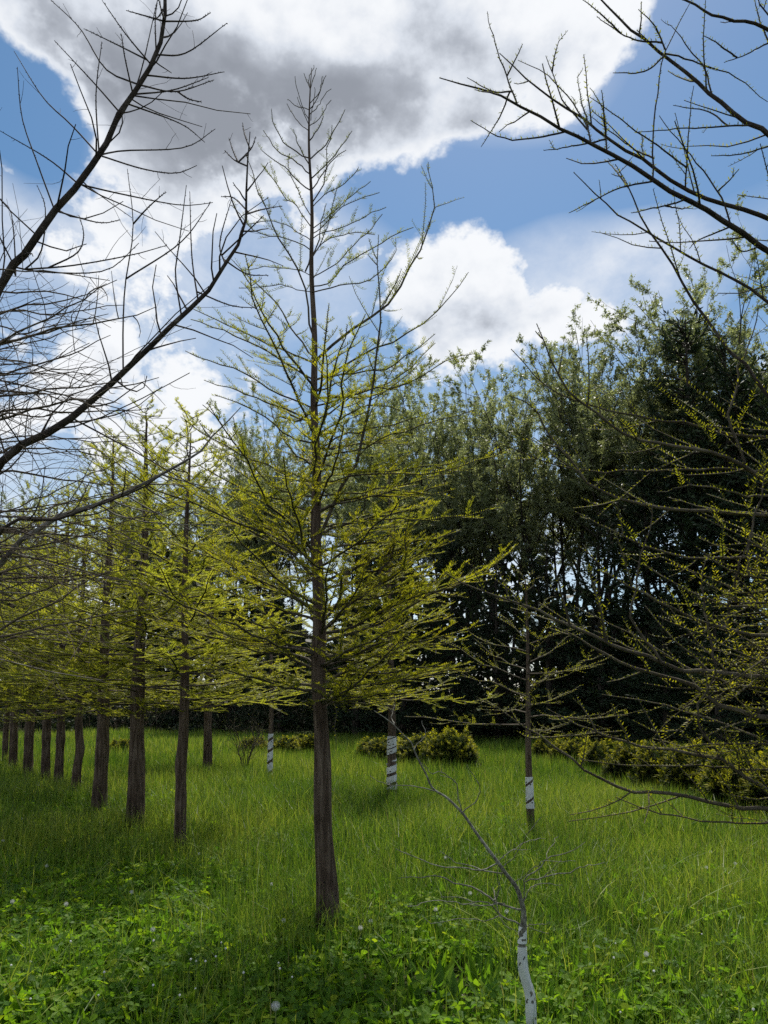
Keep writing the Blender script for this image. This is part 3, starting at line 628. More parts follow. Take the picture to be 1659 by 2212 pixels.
# ------------------------------------------------------------------ leafing tree at the right edge
def right_tree():
    rng = np.random.default_rng(8); CURVES.clear()
    b = np.array([2.75, 3.9, 0.0])
    t = root('bald_cypress_tree', b, 'cypress reaching in from the right edge with long arching boughs and small new leaves', 'tree', 'young bald cypress trees')
    n = 110; zz = np.linspace(0, 7.0, n); r = .12 * (1 - zz / 7.05) ** .75 * (1 + .12 * np.exp(-zz / .12)) + .004
    P = np.stack([b[0] + .04 * np.sin(zz * .8), b[1] + .04 * np.sin(zz * .7 + 2), zz - .03], 1)
    trunk_mesh(P, r, 30, .07, 11, 14, .08).build('trunk', MT['trunk'], t, loc=b)
    def tp(z): return np.array([np.interp(z, zz, P[:, 0]), np.interp(z, zz, P[:, 1]), z])
    def bough(pts, Y0, dY, w0, joined=True, drop=.35, **k):
        tr = trace(pts, Y0, dY); path = tr
        if joined:
            sl_ = (tr[1] - tr[0]); sl_ = sl_ / max(1e-6, np.linalg.norm(sl_[:2])); gap = np.linalg.norm(tr[0][:2] - b[:2])
            path = np.concatenate([[tp(max(.5, tr[0][2] - sl_[2] * gap * .9))], tr])
        kw = dict(twig=6, sub=3, lf=.26, lmax=.5, spread=.9, up=.25, s0=.1, mt='branch', k=8, n=26, leaf=100, size=(.013, .026), tl=.12, wob=.006, tint=(.1, .7), cu=.1); kw.update(k)  # lower boughs take lighter bark than the top ones, sunlit tops as colour
        limb(t, path, .5 * w0 * Y0 * 1.04 / FPX, .0022, rng, **kw)
    top = dict(leaf=80, size=(.011, .024), twig=3.4, sub=1.5, mt='bough', lmax=.4)
    for p, w, d in (([(1659, 545), (1579, 500), (1494, 455), (1411, 400), (1329, 345), (1269, 315), (1189, 280), (1109, 232), (1040, 200), (949, 168)], 15, -.2),
                    ([(1659, 467), (1579, 442), (1494, 415), (1409, 365), (1329, 320), (1259, 260), (1199, 220), (1149, 182), (1079, 115)], 12, .1),
                    ([(1659, 300), (1604, 270), (1539, 210), (1504, 175), (1439, 130), (1349, 55), (1294, 0), (1250, -50)], 14, .2),
                    ([(1659, 655), (1579, 605), (1499, 560), (1429, 520), (1369, 485), (1314, 440), (1239, 372)], 9, .3),
                    ([(1659, 840), (1597, 770), (1559, 730), (1504, 650), (1439, 540), (1394, 470), (1359, 400), (1329, 355)], 11, .2),
                    ([(1659, 60), (1574, 35), (1479, 0), (1400, -40)], 11, .0), ([(1659, 60), (1640, 30), (1630, -30)], 7, .0)):
        bough(p, 3.7, d, w, **top)
    Z = lambda *p: [(829 + .5 * x, .5 * y) for x, y in p]
    sh = [Z((1165, 790), (1180, 500), (1215, 280), (1240, 210), (1330, 0)), Z((560, 465), (540, 370), (480, 190), (448, 50)), Z((535, 370), (570, 270), (600, 190)), Z((560, 465), (480, 420), (360, 335)),
          Z((560, 465), (500, 540), (420, 635)), Z((770, 590), (650, 605), (520, 600), (375, 520)), Z((880, 630), (860, 520), (740, 350), (580, 260)), Z((780, 570), (745, 440), (700, 240)), Z((735, 340), (740, 260), (755, 180)),
          Z((900, 560), (860, 440), (838, 330)), Z((950, 660), (950, 500), (890, 380)), Z((980, 610), (960, 480), (940, 390)), Z((1310, 770), (1320, 560), (1340, 370)), Z((1310, 720), (1200, 640), (1080, 560), (890, 420)),
          Z((1160, 730), (1050, 640), (890, 500)), Z((1000, 640), (850, 640), (690, 650)), Z((1480, 980), (1460, 880), (1400, 790), (1230, 560), (1190, 500)), Z((1360, 350), (1370, 150), (1390, 0)), Z((1400, 380), (1370, 270), (1280, 150), (1240, 110)),
          Z((1220, 260), (1170, 130), (1100, 40)), Z((1160, 220), (1050, 180), (920, 70)), Z((1220, 290), (1130, 320), (990, 315)), Z((1220, 270), (1330, 280), (1500, 330), (1659, 440)), Z((1550, 550), (1400, 550), (1100, 570)),
          Z((1490, 540), (1400, 480), (1250, 455)), Z((1659, 685), (1560, 680), (1415, 673)), Z((1659, 170), (1540, 240), (1470, 270)), Z((1535, 240), (1450, 190), (1380, 155)), Z((1300, 830), (1150, 890), (1070, 920)),
          Z((1160, 810), (1000, 830), (800, 920)), Z((970, 880), (970, 760), (955, 690)), Z((1220, 1050), (1290, 960), (1330, 890)), Z((1470, 1010), (1350, 1050), (1320, 1075)), Z((1659, 1040), (1560, 1080), (1500, 1030)), Z((1430, 830), (1490, 780), (1535, 730)),
          Z((1050, 110), (960, 60), (860, 0)), Z((1659, 120), (1620, 60), (1600, -20))]
    for q in sh:
        limb(t, snap(trace(q, 3.65, rng.uniform(-.3, .3))), .0048, .0016, rng, twig=1.2, sub=0, lmax=.14, leaf=90, size=(.011, .023), mt='bough', spread=1.2, n=14, tl=.02, k=5, tint=(.1, .5), wob=.004)
    lowb = [([(1659, 1041), (1609, 1009), (1519, 974), (1369, 944), (1269, 879), (1209, 819), (1159, 699)], 12, -.2), ([(1659, 936), (1579, 934), (1504, 914), (1369, 894), (1239, 864), (1179, 834), (1104, 754)], 8, .2),
            ([(1659, 1121), (1529, 1109), (1429, 1094), (1329, 1064), (1279, 1044), (1229, 984), (1189, 934), (1154, 879), (1099, 854)], 12, 0), ([(1659, 1024), (1529, 1021), (1400, 1018), (1279, 1016), (1189, 999), (1079, 959)], 7, .2),
            ([(1659, 1369), (1599, 1364), (1479, 1329), (1379, 1279), (1309, 1239), (1279, 1204), (1249, 1179)], 12, -.2), ([(1659, 1209), (1579, 1204), (1479, 1199), (1379, 1174), (1319, 1144), (1239, 1104)], 9, .1),
            ([(1659, 1454), (1529, 1439), (1469, 1434), (1329, 1384), (1209, 1334), (1129, 1299), (1039, 1274), (960, 1236)], 15, -.2), ([(1659, 1749), (1579, 1744), (1454, 1714), (1374, 1706), (1279, 1664), (1219, 1624), (1149, 1579), (1069, 1524)], 12, -.3),
            ([(1659, 1554), (1609, 1544), (1549, 1524), (1494, 1484), (1404, 1454), (1309, 1414), (1190, 1350)], 17, .1), ([(1659, 1704), (1594, 1659), (1569, 1644), (1454, 1614), (1359, 1594), (1259, 1564), (1180, 1530)], 13, .0),
            ([(1659, 1660), (1500, 1658), (1380, 1655), (1250, 1640)], 6, .2), ([(1659, 1768), (1560, 1762), (1420, 1742), (1330, 1722)], 6, -.3), ([(1659, 1300), (1560, 1290), (1450, 1250), (1340, 1190)], 7, .3), ([(1659, 1500), (1560, 1480), (1440, 1420), (1330, 1350), (1240, 1310)], 8, .4),
            ([(1659, 1600), (1560, 1560), (1440, 1520), (1300, 1500)], 7, .4), ([(1659, 1250), (1580, 1230), (1500, 1180)], 8, -.4), ([(1659, 1080), (1600, 1070), (1500, 1050), (1420, 1062)], 7, -.3)]
    for p, w, d in lowb: bough(p, 3.9, d, w)
    ups = [[(1424, 1459), (1364, 1344), (1379, 1254), (1399, 1164), (1409, 1090)], [(1614, 1009), (1589, 914), (1599, 829), (1619, 764), (1639, 664)], [(1579, 1644), (1529, 1564), (1544, 1469), (1560, 1400)],
           [(1520, 1434), (1500, 1300), (1525, 1200)], [(1590, 1364), (1600, 1250), (1630, 1150)], [(1330, 1384), (1300, 1300), (1290, 1240)], [(1640, 1209), (1645, 1100), (1655, 1000)], [(1230, 1334), (1215, 1270), (1190, 1220)]]
    for q in ups: limb(t, snap(trace(q, 3.75, rng.uniform(-.15, .15))), .0075, .002, rng, twig=3, sub=0, lmax=.2, leaf=52, size=(.017, .029), n=14, tl=.05, spread=1.2, tint=(.2, .9))
    for j in range(26):      # dense leafy sprays low by the right edge
        z = rng.uniform(1.2, 2.5); p0 = tp(z); e = at(rng.uniform(1380, 1600), rng.uniform(1090, 1640), rng.uniform(3.5, 4.6))
        limb(t, np.array([p0, p0 * .5 + e * .5 + [0, 0, .06], e]), .009, .002, rng, twig=9, sub=5, lf=.3, lmax=.5, leaf=85, size=(.015, .030), spread=.6, tl=.3)
    for j in range(16):
        z = rng.uniform(1.3, 6.4); az = rng.uniform(-1.5, 1.5); L = 1.9 * (1 - z / 8.5); p0 = tp(z)
        d = np.array([math.cos(az), math.sin(az), .15 + .1 * z]); s = np.linspace(0, 1, 4)[:, None]
        limb(t, p0 + d * L * s, .012, .002, rng, twig=7, sub=3, lf=.34, lmax=.5, leaf=36, size=(.014, .026))
right_tree()

# ------------------------------------------------------------------ small bare sapling in front
def sapling():
    rng = np.random.default_rng(15); CURVES.clear()
    b = ground(1152, 2290); Y0 = b[1]
    t = root('bare_sapling', b, 'bare forked sapling leaning left in front, its stem wound in a white guard', 'tree')
    tp = [(1152, 2290), (1149, 2212), (1143, 2142), (1133, 2104), (1128, 2072), (1128, 2032), (1131, 1992), (1131, 1968), (1125, 1944), (1115, 1916), (1095, 1890), (1072, 1858), (1032, 1804), (1007, 1767), (994, 1751), (965, 1723), (935, 1703), (920, 1672), (897, 1627), (889, 1605), (872, 1588), (844, 1560), (808, 1535)]
    wd = [20, 19, 18.5, 18, 17, 15.5, 13, 11.5, 10, 9, 8, 7.2, 6.4, 6, 5.6, 5, 4.4, 3.8, 3.2, 2.8, 2.4, 2, 1.4]
    P = trace(tp, Y0, -.25); P[0, 2] = -.03
    rd = np.array([.5 * w * np.dot(p - CAM, FW) / FPX for w, p in zip(wd, P)])
    c = curve(np.concatenate([P, rd[:, None]], 1), 120)
    trunk_mesh(c[:, :3], c[:, 3], 16, .02, 7, 5, 0, .02).build('trunk', MT['grey_bark'], t, loc=b); CURVES.append(c[:, :3])
    Z = lambda *p: [(995 + .2 * x, 1792 + .2 * y) for x, y in p]
    br = [([(935, 1703), (889, 1700), (827, 1693), (799, 1675)], 2.6), ([(994, 1751), (990, 1717), (967, 1678), (934, 1672), (909, 1647)], 3), ([(994, 1751), (1026, 1725), (1028, 1683), (1009, 1651)], 2.6), ([(889, 1609), (916, 1584), (911, 1557)], 2), ([(844, 1560), (850, 1521)], 1.8),
          ([(1074, 1863), (1045, 1868), (994, 1871), (899, 1851), (854, 1833)], 3.6), ([(1095, 1890), (1057, 1885), (1025, 1871), (995, 1861), (950, 1838)], 3.4), ([(1127, 1974), (1083, 1948), (1055, 1934), (984, 1913), (954, 1896), (859, 1897)], 5), ([(1083, 1947), (1055, 1947), (995, 1945), (930, 1946), (880, 1958)], 3),
          ([(1119, 2017), (1081, 1994), (1055, 1968), (995, 1946), (950, 1938)], 4.2), ([(1077, 1990), (1035, 1998), (985, 1990), (930, 1995)], 2.4), (Z((690, 820), (710, 600), (705, 490), (800, 410), (915, 270), (1200, 220), (1350, 130)), 4), (Z((700, 780), (760, 660), (880, 600), (1100, 600)), 2.4),
          (Z((720, 600), (900, 530), (1150, 450), (1300, 400), (1560, 350)), 3.4), (Z((900, 520), (1000, 420), (1090, 330)), 2), (Z((730, 1110), (850, 1060), (970, 1010)), 2.2), (Z((730, 1180), (840, 1150), (950, 1120)), 1.6), (Z((440, 340), (560, 220), (700, 120), (920, 100)), 2),
          (Z((430, 740), (470, 600), (500, 400), (620, 220), (780, 0), (880, -140)), 2), (Z((440, 760), (410, 680), (350, 620)), 3), (Z((430, 770), (450, 640), (400, 520), (405, 420)), 2), (Z((440, 790), (480, 980), (620, 1110)), 2), (Z((915, 270), (960, 200), (1050, 80)), 1.8), (Z((590, 590), (700, 500), (880, 360), (1240, 340)), 2)]
    for p, w in br:
        limb(t, snap(trace(p, Y0 - .12, rng.uniform(-.3, .25)), .3), .5 * w * Y0 / FPX * .9, .0012, rng, twig=2.2, sub=0, lf=.25, lmax=.14, spread=1.2, mt='grey_bark', n=16, wob=.012, k=6, rt=.0014, s0=.3)
    # the guard follows the leaning stem
    q = c[c[:, 2] < at(1131, 1985, Y0)[2]]
    Pq = q[:, :3] - b
    guard(t, Pq, q[:, 3], [(.02, float(Pq[-1, 2]) - .09, .99, .1), (float(Pq[-1, 2]) - .075, float(Pq[-1, 2]), .8, .25)], .165, 4, 20, over=1.12, sides=56, nz=150)
sapling()

# ------------------------------------------------------------------ the wood behind
def willow_proto(seed, H=18.0, limbs=9):
    rng = np.random.default_rng(seed); G = Geo(); F = Geo(); mains = []
    for j in range(limbs):
        a = rng.uniform(0, 2 * PI); rr = rng.uniform(1.5, 5.6); h = H * rng.uniform(.74, .95) * (1 - .028 * rr); s = np.linspace(0, 1, 6)
        q = rng.uniform(.7, 1.5)
        P = np.stack([math.cos(a) * rr * s ** q + rng.normal(0, .18, 6) * s, math.sin(a) * rr * s ** q + rng.normal(0, .18, 6) * s, h * s], 1)
        mains.append(curve(P, 14))
    M_ = np.array(mains); G.tubes(M_, (.085 * (1 - np.linspace(0, 1, 14)) ** 1.1 + .005)[None] * np.ones((limbs, 1)), 6)
    K1, l1, _ = kids(M_, rng, 1.7, .45, .99, .36, 1.0, 4.0, (26, 62), 1.3, .1, .16, .16, 7)
    G.tubes(K1, np.clip(l1 * .008, .006, .03)[:, None] * np.linspace(1, .3, 7)[None], 4)
    K2, l2, _ = kids(K1, rng, 2.2, .2, .97, .42, .4, 2.0, (25, 55), 1.3, .05, .16, .15, 5)
    G.tubes(K2, np.clip(l2 * .009, .006, .018)[:, None] * np.linspace(1, .4, 5)[None], 3)
    K3, l3, _ = kids(K2, rng, 6.0, .2, 1, .5, .22, .7, (25, 60), 1.4, 0, .02, .25, 4)
    G.tubes(K3, (.0042 * np.ones(len(K3)))[:, None] * np.linspace(1, .6, 4)[None], 3)
    def lv(Pp, per):
        Lg = plen(Pp); idx = np.repeat(np.arange(len(Pp)), rng.poisson(Lg * per)); m = len(idx); s = rng.uniform(.1, 1, m); b, T = sample(Pp, idx, s)
        d = norm(T * .5 + rng.normal(0, .6, (m, 3)) - ZUP * .25); b = b + rng.normal(0, .03, (m, 3)); ln = rng.uniform(.07, .13, m)
        pt = rng.uniform(0, 1, len(Pp))[idx] * .6 + rng.uniform(0, 1, m) * .4
        S_ = norm(np.cross(d, rng.normal(0, 1, (m, 3)))) * (ln * .20)[:, None]
        F.add(np.stack([b + S_, b - S_, b + d * ln[:, None]], 1).reshape(-1, 3), None, np.arange(m * 3).reshape(-1, 3), np.repeat(pt, 3))
    lv(K3, 88); lv(K2, 50)
    return G, F
def conifer_proto(seed, H=9.0):
    rng = np.random.default_rng(seed); G = Geo(); F = Geo()
    zz = np.linspace(0, H, 20); G.tubes(np.stack([0 * zz, 0 * zz, zz], 1), .13 * (1 - zz / H) + .01, 8)
    Ps = []
    for j in range(150):
        f = rng.uniform(.05, .99); L = (2.3 * (1 - f) ** .75 + .12) * rng.uniform(.6, 1.1); a = rng.uniform(0, 2 * PI); s = np.linspace(0, 1, 6)
        d = np.array([math.cos(a), math.sin(a), 0]); e = -.15 + .8 * f
        Ps.append(np.array([0, 0, f * H]) + d * L * s[:, None] + ZUP * (L * (e * s + .18 * s ** 2))[:, None])
    Ps = np.array(Ps); G.tubes(Ps, np.linspace(.022, .005, 6)[None] * np.ones((len(Ps), 1)), 4)
    K1, l1, _ = kids(Ps, rng, 6, .15, 1, .35, .15, .7, (35, 65), .5, .1, .1, .12, 4)
    def lv(Pp, per, sz):
        Lg = plen(Pp); idx = np.repeat(np.arange(len(Pp)), rng.poisson(Lg * per)); m = len(idx); s = rng.uniform(.05, 1, m); b, T = sample(Pp, idx, s)
        d = norm(T * .8 + rng.normal(0, .55, (m, 3)) + ZUP * .15); ln = rng.uniform(*sz, m)
        F.leaves(b, d, rng.normal(0, 1, (m, 3)), ln, ln * .28, 0, rng.uniform(0, 1, m) * .5 + .5 * rng.uniform(0, 1, len(Pp))[idx])
    lv(K1, 44, (.09, .17)); lv(Ps, 24, (.09, .16))
    return G, F
WP = [willow_proto(s) for s in (41, 42, 43)]; CP = [conifer_proto(s) for s in (51, 52)]
wmade, cmade = {}, {}
def back_tree(kind, x, top, Y, pr, label, wide=1.0, rz=0.0):
    e = at(x, top, Y); H0 = 16.4 if kind == 'willow' else 9.0; s = e[2] / H0
    nm = 'willow_tree' if kind == 'willow' else 'conifer_tree'
    t = root(nm, (e[0], Y, 0), label, 'tree', 'trees of the wood behind the meadow', rz, (s * wide, s * wide, s))
    md, pp = (wmade, WP) if kind == 'willow' else (cmade, CP)
    if pr not in md:
        G, F = pp[pr]; md[pr] = (G.build('trunk', MT['dark_bark'], t), F.build('crown', MT['willow' if kind == 'willow' else 'needle'], t, smooth=False))
    else:
        for o in md[pr]: copy_part(o, t)
wl = [(755, 770, 37, 'airy willow just right of the middle trunk, its top level with the neighbours'), (890, 780, 40, 'airy willow behind the right side of the middle tree'), (985, 765, 36, 'willow whose top rises under the white cumulus cloud'), (1090, 765, 33, 'willow with thin leaning limbs right of the middle'),
      (1215, 705, 31, 'willow with sky gaps between its dark limbs, right of centre'), (1330, 715, 33, 'willow left of the tall dark conifer'), (1425, 590, 29, 'tall willow behind the top of the dark conifer'), (1545, 540, 28, 'tallest willow, near the upper right edge'), (1690, 545, 27, 'willow cut off by the right edge of the picture'),
      (640, 840, 41, 'willow just left of the middle trunk'), (520, 910, 46, 'distant thin willow behind the left limbs of the middle tree'), (400, 940, 52, 'distant twiggy willow above the left row'), (240, 1010, 55, 'far low willow behind the left row'), (60, 1050, 58, 'far low willow at the left edge of the wood')]
for i_, (x, top, Y, lb) in enumerate(wl): back_tree('willow', x, top, Y, i_ % 3, lb, 1.0 + .12 * math.sin(i_ * 1.9), 1.1 * i_)
cl = [(1480, 690, 25, 'tall dark pine like conifer on the right', 1.15), (1590, 800, 23, 'dark conifer by the right edge behind the boughs', 1.3), (1390, 1000, 24, 'dark conifer left of the tall one on the right', 1.3), (1660, 900, 21, 'dark conifer cut off by the right edge', 1.4),
      (1290, 1100, 25, 'low dark conifer under the willow with sky gaps', 1.3), (1180, 1170, 27, 'low dark conifer right of the middle behind the small sparse cypress', 1.4), (1070, 1190, 28, 'low dark conifer above the right end of the round yew clump', 1.4), (975, 1140, 29, 'dark conifer behind the right side of the middle tree', 1.2),
      (870, 1150, 30, 'dark conifer just right of the middle trunk', 1.2), (770, 1180, 31, 'dark conifer half hidden by the middle trunk', 1.3), (610, 1250, 33, 'low dark conifer behind the slim banded cypress', 1.4), (500, 1300, 35, 'low dark conifer behind the thin nearest trunk of the row', 1.4),
      (380, 1360, 37, 'low conifer at the back of the left row', 1.5), (250, 1390, 39, 'far low conifer behind the left row', 1.5), (110, 1400, 41, 'far low conifer near the left edge', 1.5), (1565, 745, 24, 'tall dark conifer between the pine like one and the right edge', 1.25), (1540, 1250, 19, 'low dark conifer behind the right hedge', 1.4), (1430, 1290, 21, 'low dark conifer in the shade behind the hedge', 1.4)]
for i_, (x, top, Y, lb, wide) in enumerate(cl): back_tree('conifer', x, top, Y, i_ % 2, lb, wide, .9 * i_)

def wood_line(X): return np.interp(X, [-60, -25, -8, 0, 5, 9, 13, 18, 40], [48, 40, 34, 31, 28, 24, 19.5, 16, 14])
def thicket():
    rng = np.random.default_rng(61); F = Geo(); m = 42000
    X = rng.uniform(-34, 24, m); d = rng.uniform(0, 1, m) ** 1.3 * 7; h = 3.6 * (.6 + .4 * np.sin(X * .9 + 1.3 * np.sin(X * .37))) * (.55 + .45 * np.minimum(1, d / 2.5))
    z = h * rng.uniform(0, 1, m) ** .8; p = np.stack([X, wood_line(X) + d + .4 * rng.normal(0, 1, m), z], 1)
    ln = rng.uniform(.10, .24, m); F.leaves(p, rng.normal(0, 1, (m, 3)) + [0, 0, .3], rng.normal(0, 1, (m, 3)), ln, ln * .5, 0, rng.uniform(0, 1, m) ** 2)
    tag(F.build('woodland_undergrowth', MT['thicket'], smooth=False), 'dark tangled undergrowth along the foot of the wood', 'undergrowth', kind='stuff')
    G = Geo(); q = 420; X = rng.uniform(-30, 20, q); p0 = np.stack([X, wood_line(X) - .2 + rng.uniform(0, 2.5, q), 0 * X], 1)
    d = norm(rng.normal(0, .45, (q, 3)) + ZUP); L = rng.uniform(.8, 2.6, q); s = np.linspace(0, 1, 5)[None, :, None]
    P = p0[:, None] + d[:, None] * L[:, None, None] * s + rng.normal(0, .25, (q, 1, 3)) * s ** 2
    G.tubes(P, rng.uniform(.006, .02, q)[:, None] * np.linspace(1, .4, 5)[None], 3)
    K, l, _ = kids(P, rng, 2.5, .2, 1, .5, .2, .9, (30, 70), 1.2); G.tubes(K, .004 * np.ones((len(K), 1)) * np.linspace(1, .5, 5)[None], 3)
    tag(G.build('dead_brushwood', MT['dead']), 'dry brown brushwood sticks at the edge of the wood', 'brushwood', kind='stuff')
    # the wood carries on behind: a deep mass of foliage that closes the view
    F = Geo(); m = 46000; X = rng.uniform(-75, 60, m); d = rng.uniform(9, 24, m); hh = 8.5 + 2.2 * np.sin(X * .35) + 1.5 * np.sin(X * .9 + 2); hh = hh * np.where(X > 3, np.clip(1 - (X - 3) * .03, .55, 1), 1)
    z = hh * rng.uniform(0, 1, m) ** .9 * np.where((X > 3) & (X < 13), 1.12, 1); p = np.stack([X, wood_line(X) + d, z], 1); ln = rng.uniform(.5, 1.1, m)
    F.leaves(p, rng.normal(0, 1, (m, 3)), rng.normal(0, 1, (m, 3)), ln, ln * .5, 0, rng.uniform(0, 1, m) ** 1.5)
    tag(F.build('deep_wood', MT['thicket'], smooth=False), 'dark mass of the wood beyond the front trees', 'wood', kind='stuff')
thicket()

# ------------------------------------------------------------------ low yew shrubs
def yew_proto(seed):
    rng = np.random.default_rng(seed); F = Geo(); G = Geo(); m = 820
    a = rng.uniform(0, 2 * PI, m); v = rng.uniform(.02, 1, m); rr = rng.uniform(.55, 1, m) ** .5; bump = 1 + .14 * np.sin(3 * a + seed) + .1 * np.sin(5 * a + 2 * seed + 4 * v)
    rad = .5 * np.sqrt(1 - v ** 2 * .75) * bump * rr
    p = np.stack([rad * np.cos(a), rad * np.sin(a), .72 * v * (rr * .25 + .75) * (1 + .12 * np.sin(4 * a + seed))], 1)
    d = norm(np.stack([np.cos(a) * .55, np.sin(a) * .55, np.full(m, .9)], 1) + rng.normal(0, .25, (m, 3))); L = rng.uniform(.10, .19, m)
    P = np.stack([p - d * .1, p, p + d * L[:, None] * .5, p + d * L[:, None]], 1)
    G.tubes(P, np.array([.005, .004, .003, .0015])[None] * np.ones((m, 1)), 3)
    k = 20; idx = np.repeat(np.arange(m), k); s = np.tile(np.linspace(.1, 1, k), m); b = p[idx] + d[idx] * (L[idx] * s)[:, None]
    S, U = frame(d[idx], rng); an = rng.uniform(0, 2 * PI, len(idx))[:, None]
    dd = norm(d[idx] * .75 + S * np.cos(an) + U * np.sin(an)); ln = rng.uniform(.04, .07, len(idx))
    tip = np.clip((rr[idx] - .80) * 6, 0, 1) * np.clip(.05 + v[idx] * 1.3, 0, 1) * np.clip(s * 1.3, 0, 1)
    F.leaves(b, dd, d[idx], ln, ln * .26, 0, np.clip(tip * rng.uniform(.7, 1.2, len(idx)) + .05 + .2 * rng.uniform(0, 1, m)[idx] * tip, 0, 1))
    # old dark leaves inside
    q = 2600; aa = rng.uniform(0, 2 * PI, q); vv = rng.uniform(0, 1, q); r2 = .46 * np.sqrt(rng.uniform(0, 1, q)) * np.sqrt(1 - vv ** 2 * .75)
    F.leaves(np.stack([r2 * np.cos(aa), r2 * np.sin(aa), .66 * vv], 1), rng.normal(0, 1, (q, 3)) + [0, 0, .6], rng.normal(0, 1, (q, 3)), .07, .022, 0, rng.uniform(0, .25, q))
    return G, F
YP = [yew_proto(s) for s in (71, 72, 73)]; ymade = {}
yl = [(905, 1662, 120, 74, 'golden yew at the middle of the round clump by the striped guard'), (972, 1672, 108, 96, 'tallest golden yew, right end of the round clump'), (822, 1648, 90, 54, 'low golden yew left of the striped guard'), (1010, 1668, 50, 60, 'small yew edge at the right of the round clump'),
      (545, 1634, 60, 42, 'low yew beside the slim banded cypress, left side'), (612, 1638, 70, 46, 'low yew beside the slim banded cypress, right side'), (662, 1634, 70, 48, 'low yew just left of the middle trunk'), (262, 1634, 50, 38, 'small round yew alone between the left row trunks'),
      (1188, 1648, 70, 58, 'yew at the far end of the right hedge, beside the dotted guard'), (1243, 1660, 90, 66, 'second yew from the far end of the right hedge'), (1305, 1676, 100, 76, 'third yew from the far end of the right hedge'), (1370, 1697, 110, 92, 'fourth yew from the far end of the right hedge'),
      (1440, 1718, 130, 112, 'fifth yew from the far end of the right hedge'), (1520, 1742, 150, 132, 'sixth yew from the far end of the right hedge, behind the low boughs'), (1610, 1768, 170, 150, 'yew of the right hedge near the right edge'), (1710, 1790, 180, 165, 'nearest yew of the right hedge, cut by the right edge')]
for i_, (x, y, w, h, lb) in enumerate(yl):
    b = ground(x, y); Y = b[1]; t = root('yew_shrub', b, lb, 'shrub', 'low golden yews at the edge of the wood', 1.7 * i_, (px(w, Y) * 1.02, px(w, Y) * 1.02, px(h, Y) * 1.12))
    k = i_ % 3
    if k not in ymade:
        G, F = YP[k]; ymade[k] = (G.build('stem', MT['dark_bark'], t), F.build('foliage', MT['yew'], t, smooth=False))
    else:
        for o in ymade[k]: copy_part(o, t)

def bare_bush(x, y, h, label, seed, leafy):
    rng = np.random.default_rng(seed); b = ground(x, y); t = root('bare_shrub', b, label, 'shrub'); G = Geo(); F = Geo(); Ps = []
    for j in range(11):
        a = rng.uniform(0, 2 * PI); L = h * rng.uniform(.6, 1); s = np.linspace(0, 1, 6)[:, None]; d = np.array([math.cos(a) * .4, math.sin(a) * .4, 1])
        Ps.append(d * L * s + rng.normal(0, .09, (6, 3)) * s * L)
    Ps = np.array(Ps); G.tubes(Ps, .012 * np.linspace(1, .3, 6)[None] * np.ones((11, 1)), 4)
    K, l, _ = kids(Ps, rng, 7, .2, 1, .4, .1, .6, (30, 65), 1.2); G.tubes(K, .0045 * np.ones((len(K), 1)) * np.linspace(1, .5, 5)[None], 3)
    leaflets(F, K, rng, leafy, (.02, .035), tint=(.0, .4)); G.build('stem', MT['branch'], t); F.build('foliage', MT['cyp_far'], t, smooth=False)
bare_bush(528, 1668, 1.5, 'twiggy almost leafless shrub between the dark trunk and the slim banded cypress', 81, 5)

# ------------------------------------------------------------------ meadow
def field(x, y, s=1.0, o=0.0):
    return .5 + .25 * (np.sin(x * 1.7 * s + 1.3 * np.sin(y * .9 * s + o)) * np.sin(y * 1.3 * s + 1.1 * np.sin(x * 1.1 * s + 2 + o)) + .6 * np.sin(x * 3.9 * s + y * 2.7 * s + o) * np.sin(y * 4.3 * s - x * 1.9 * s))
HOLE = ground(952, 2150)
def clover_w(x, y):
    """how far clover takes over from grass"""
    w = np.clip((6.7 - y - .9 * np.clip(x + .3, -1.2, 1.6)) / 2.2, 0, 1)
    w = w * np.clip(.35 + 1.1 * field(x, y, .9, 1.0), 0, 1)
    strip = np.exp(-((x + .75) / .45) ** 2 - ((y - 5.7) / .9) ** 2)      # tall grass left of the middle trunk
    far = .6 * np.clip(field(x, y, .6, 4.0) * 2.4 - 1.15, 0, 1)
    return np.clip(w * (1 - strip) + far, 0, 1)
def wedge(rng, r0, r1, dens, half=.66):
    m = int(half * (r1 ** 2 - r0 ** 2) * dens); r = np.sqrt(rng.uniform(r0 ** 2, r1 ** 2, m)); a = rng.uniform(-half, half, m)
    return r * np.sin(a), r * np.cos(a)
def blades(G, x, y, h, w, rng, seg, lean=.35, curl=.5, tint=None):
    m = len(x); az = rng.uniform(0, 2 * PI, m); D = np.stack([np.cos(az), np.sin(az), np.zeros(m)], 1); fa = az + PI / 2 + rng.normal(0, .7, m); S = np.stack([np.cos(fa), np.sin(fa), np.zeros(m)], 1)
    ln = np.abs(rng.normal(0, lean, m)); cu = rng.uniform(0, curl, m); b = np.stack([x, y, gz(x, y) - .025], 1); V = []
    ts = np.linspace(0, 1, seg + 1)
    for i_, t in enumerate(ts):
        c = b + D * (h * (ln * .5 * t + ln * t ** 2.2))[:, None] + ZUP * (h * (t - cu * ln * t ** 3))[:, None]
        if i_ == seg: V.append(c[:, None])
        else:
            ww = (w * (1 - .75 * t ** 1.5) * .5)[:, None]; V.append(np.stack([c - S * ww, c + S * ww], 1))
    v = np.concatenate(V, 1); k = 2 * seg + 1; q = []; o = np.arange(m)[:, None] * k
    for i_ in range(seg - 1): q.append(o + np.array([[2 * i_, 2 * i_ + 1, 2 * i_ + 3, 2 * i_ + 2]]))
    tr = o + np.array([[2 * seg - 2, 2 * seg - 1, 2 * seg]])
    G.add(v.reshape(-1, 3), np.concatenate(q) if q else None, tr, np.repeat(tint, k))
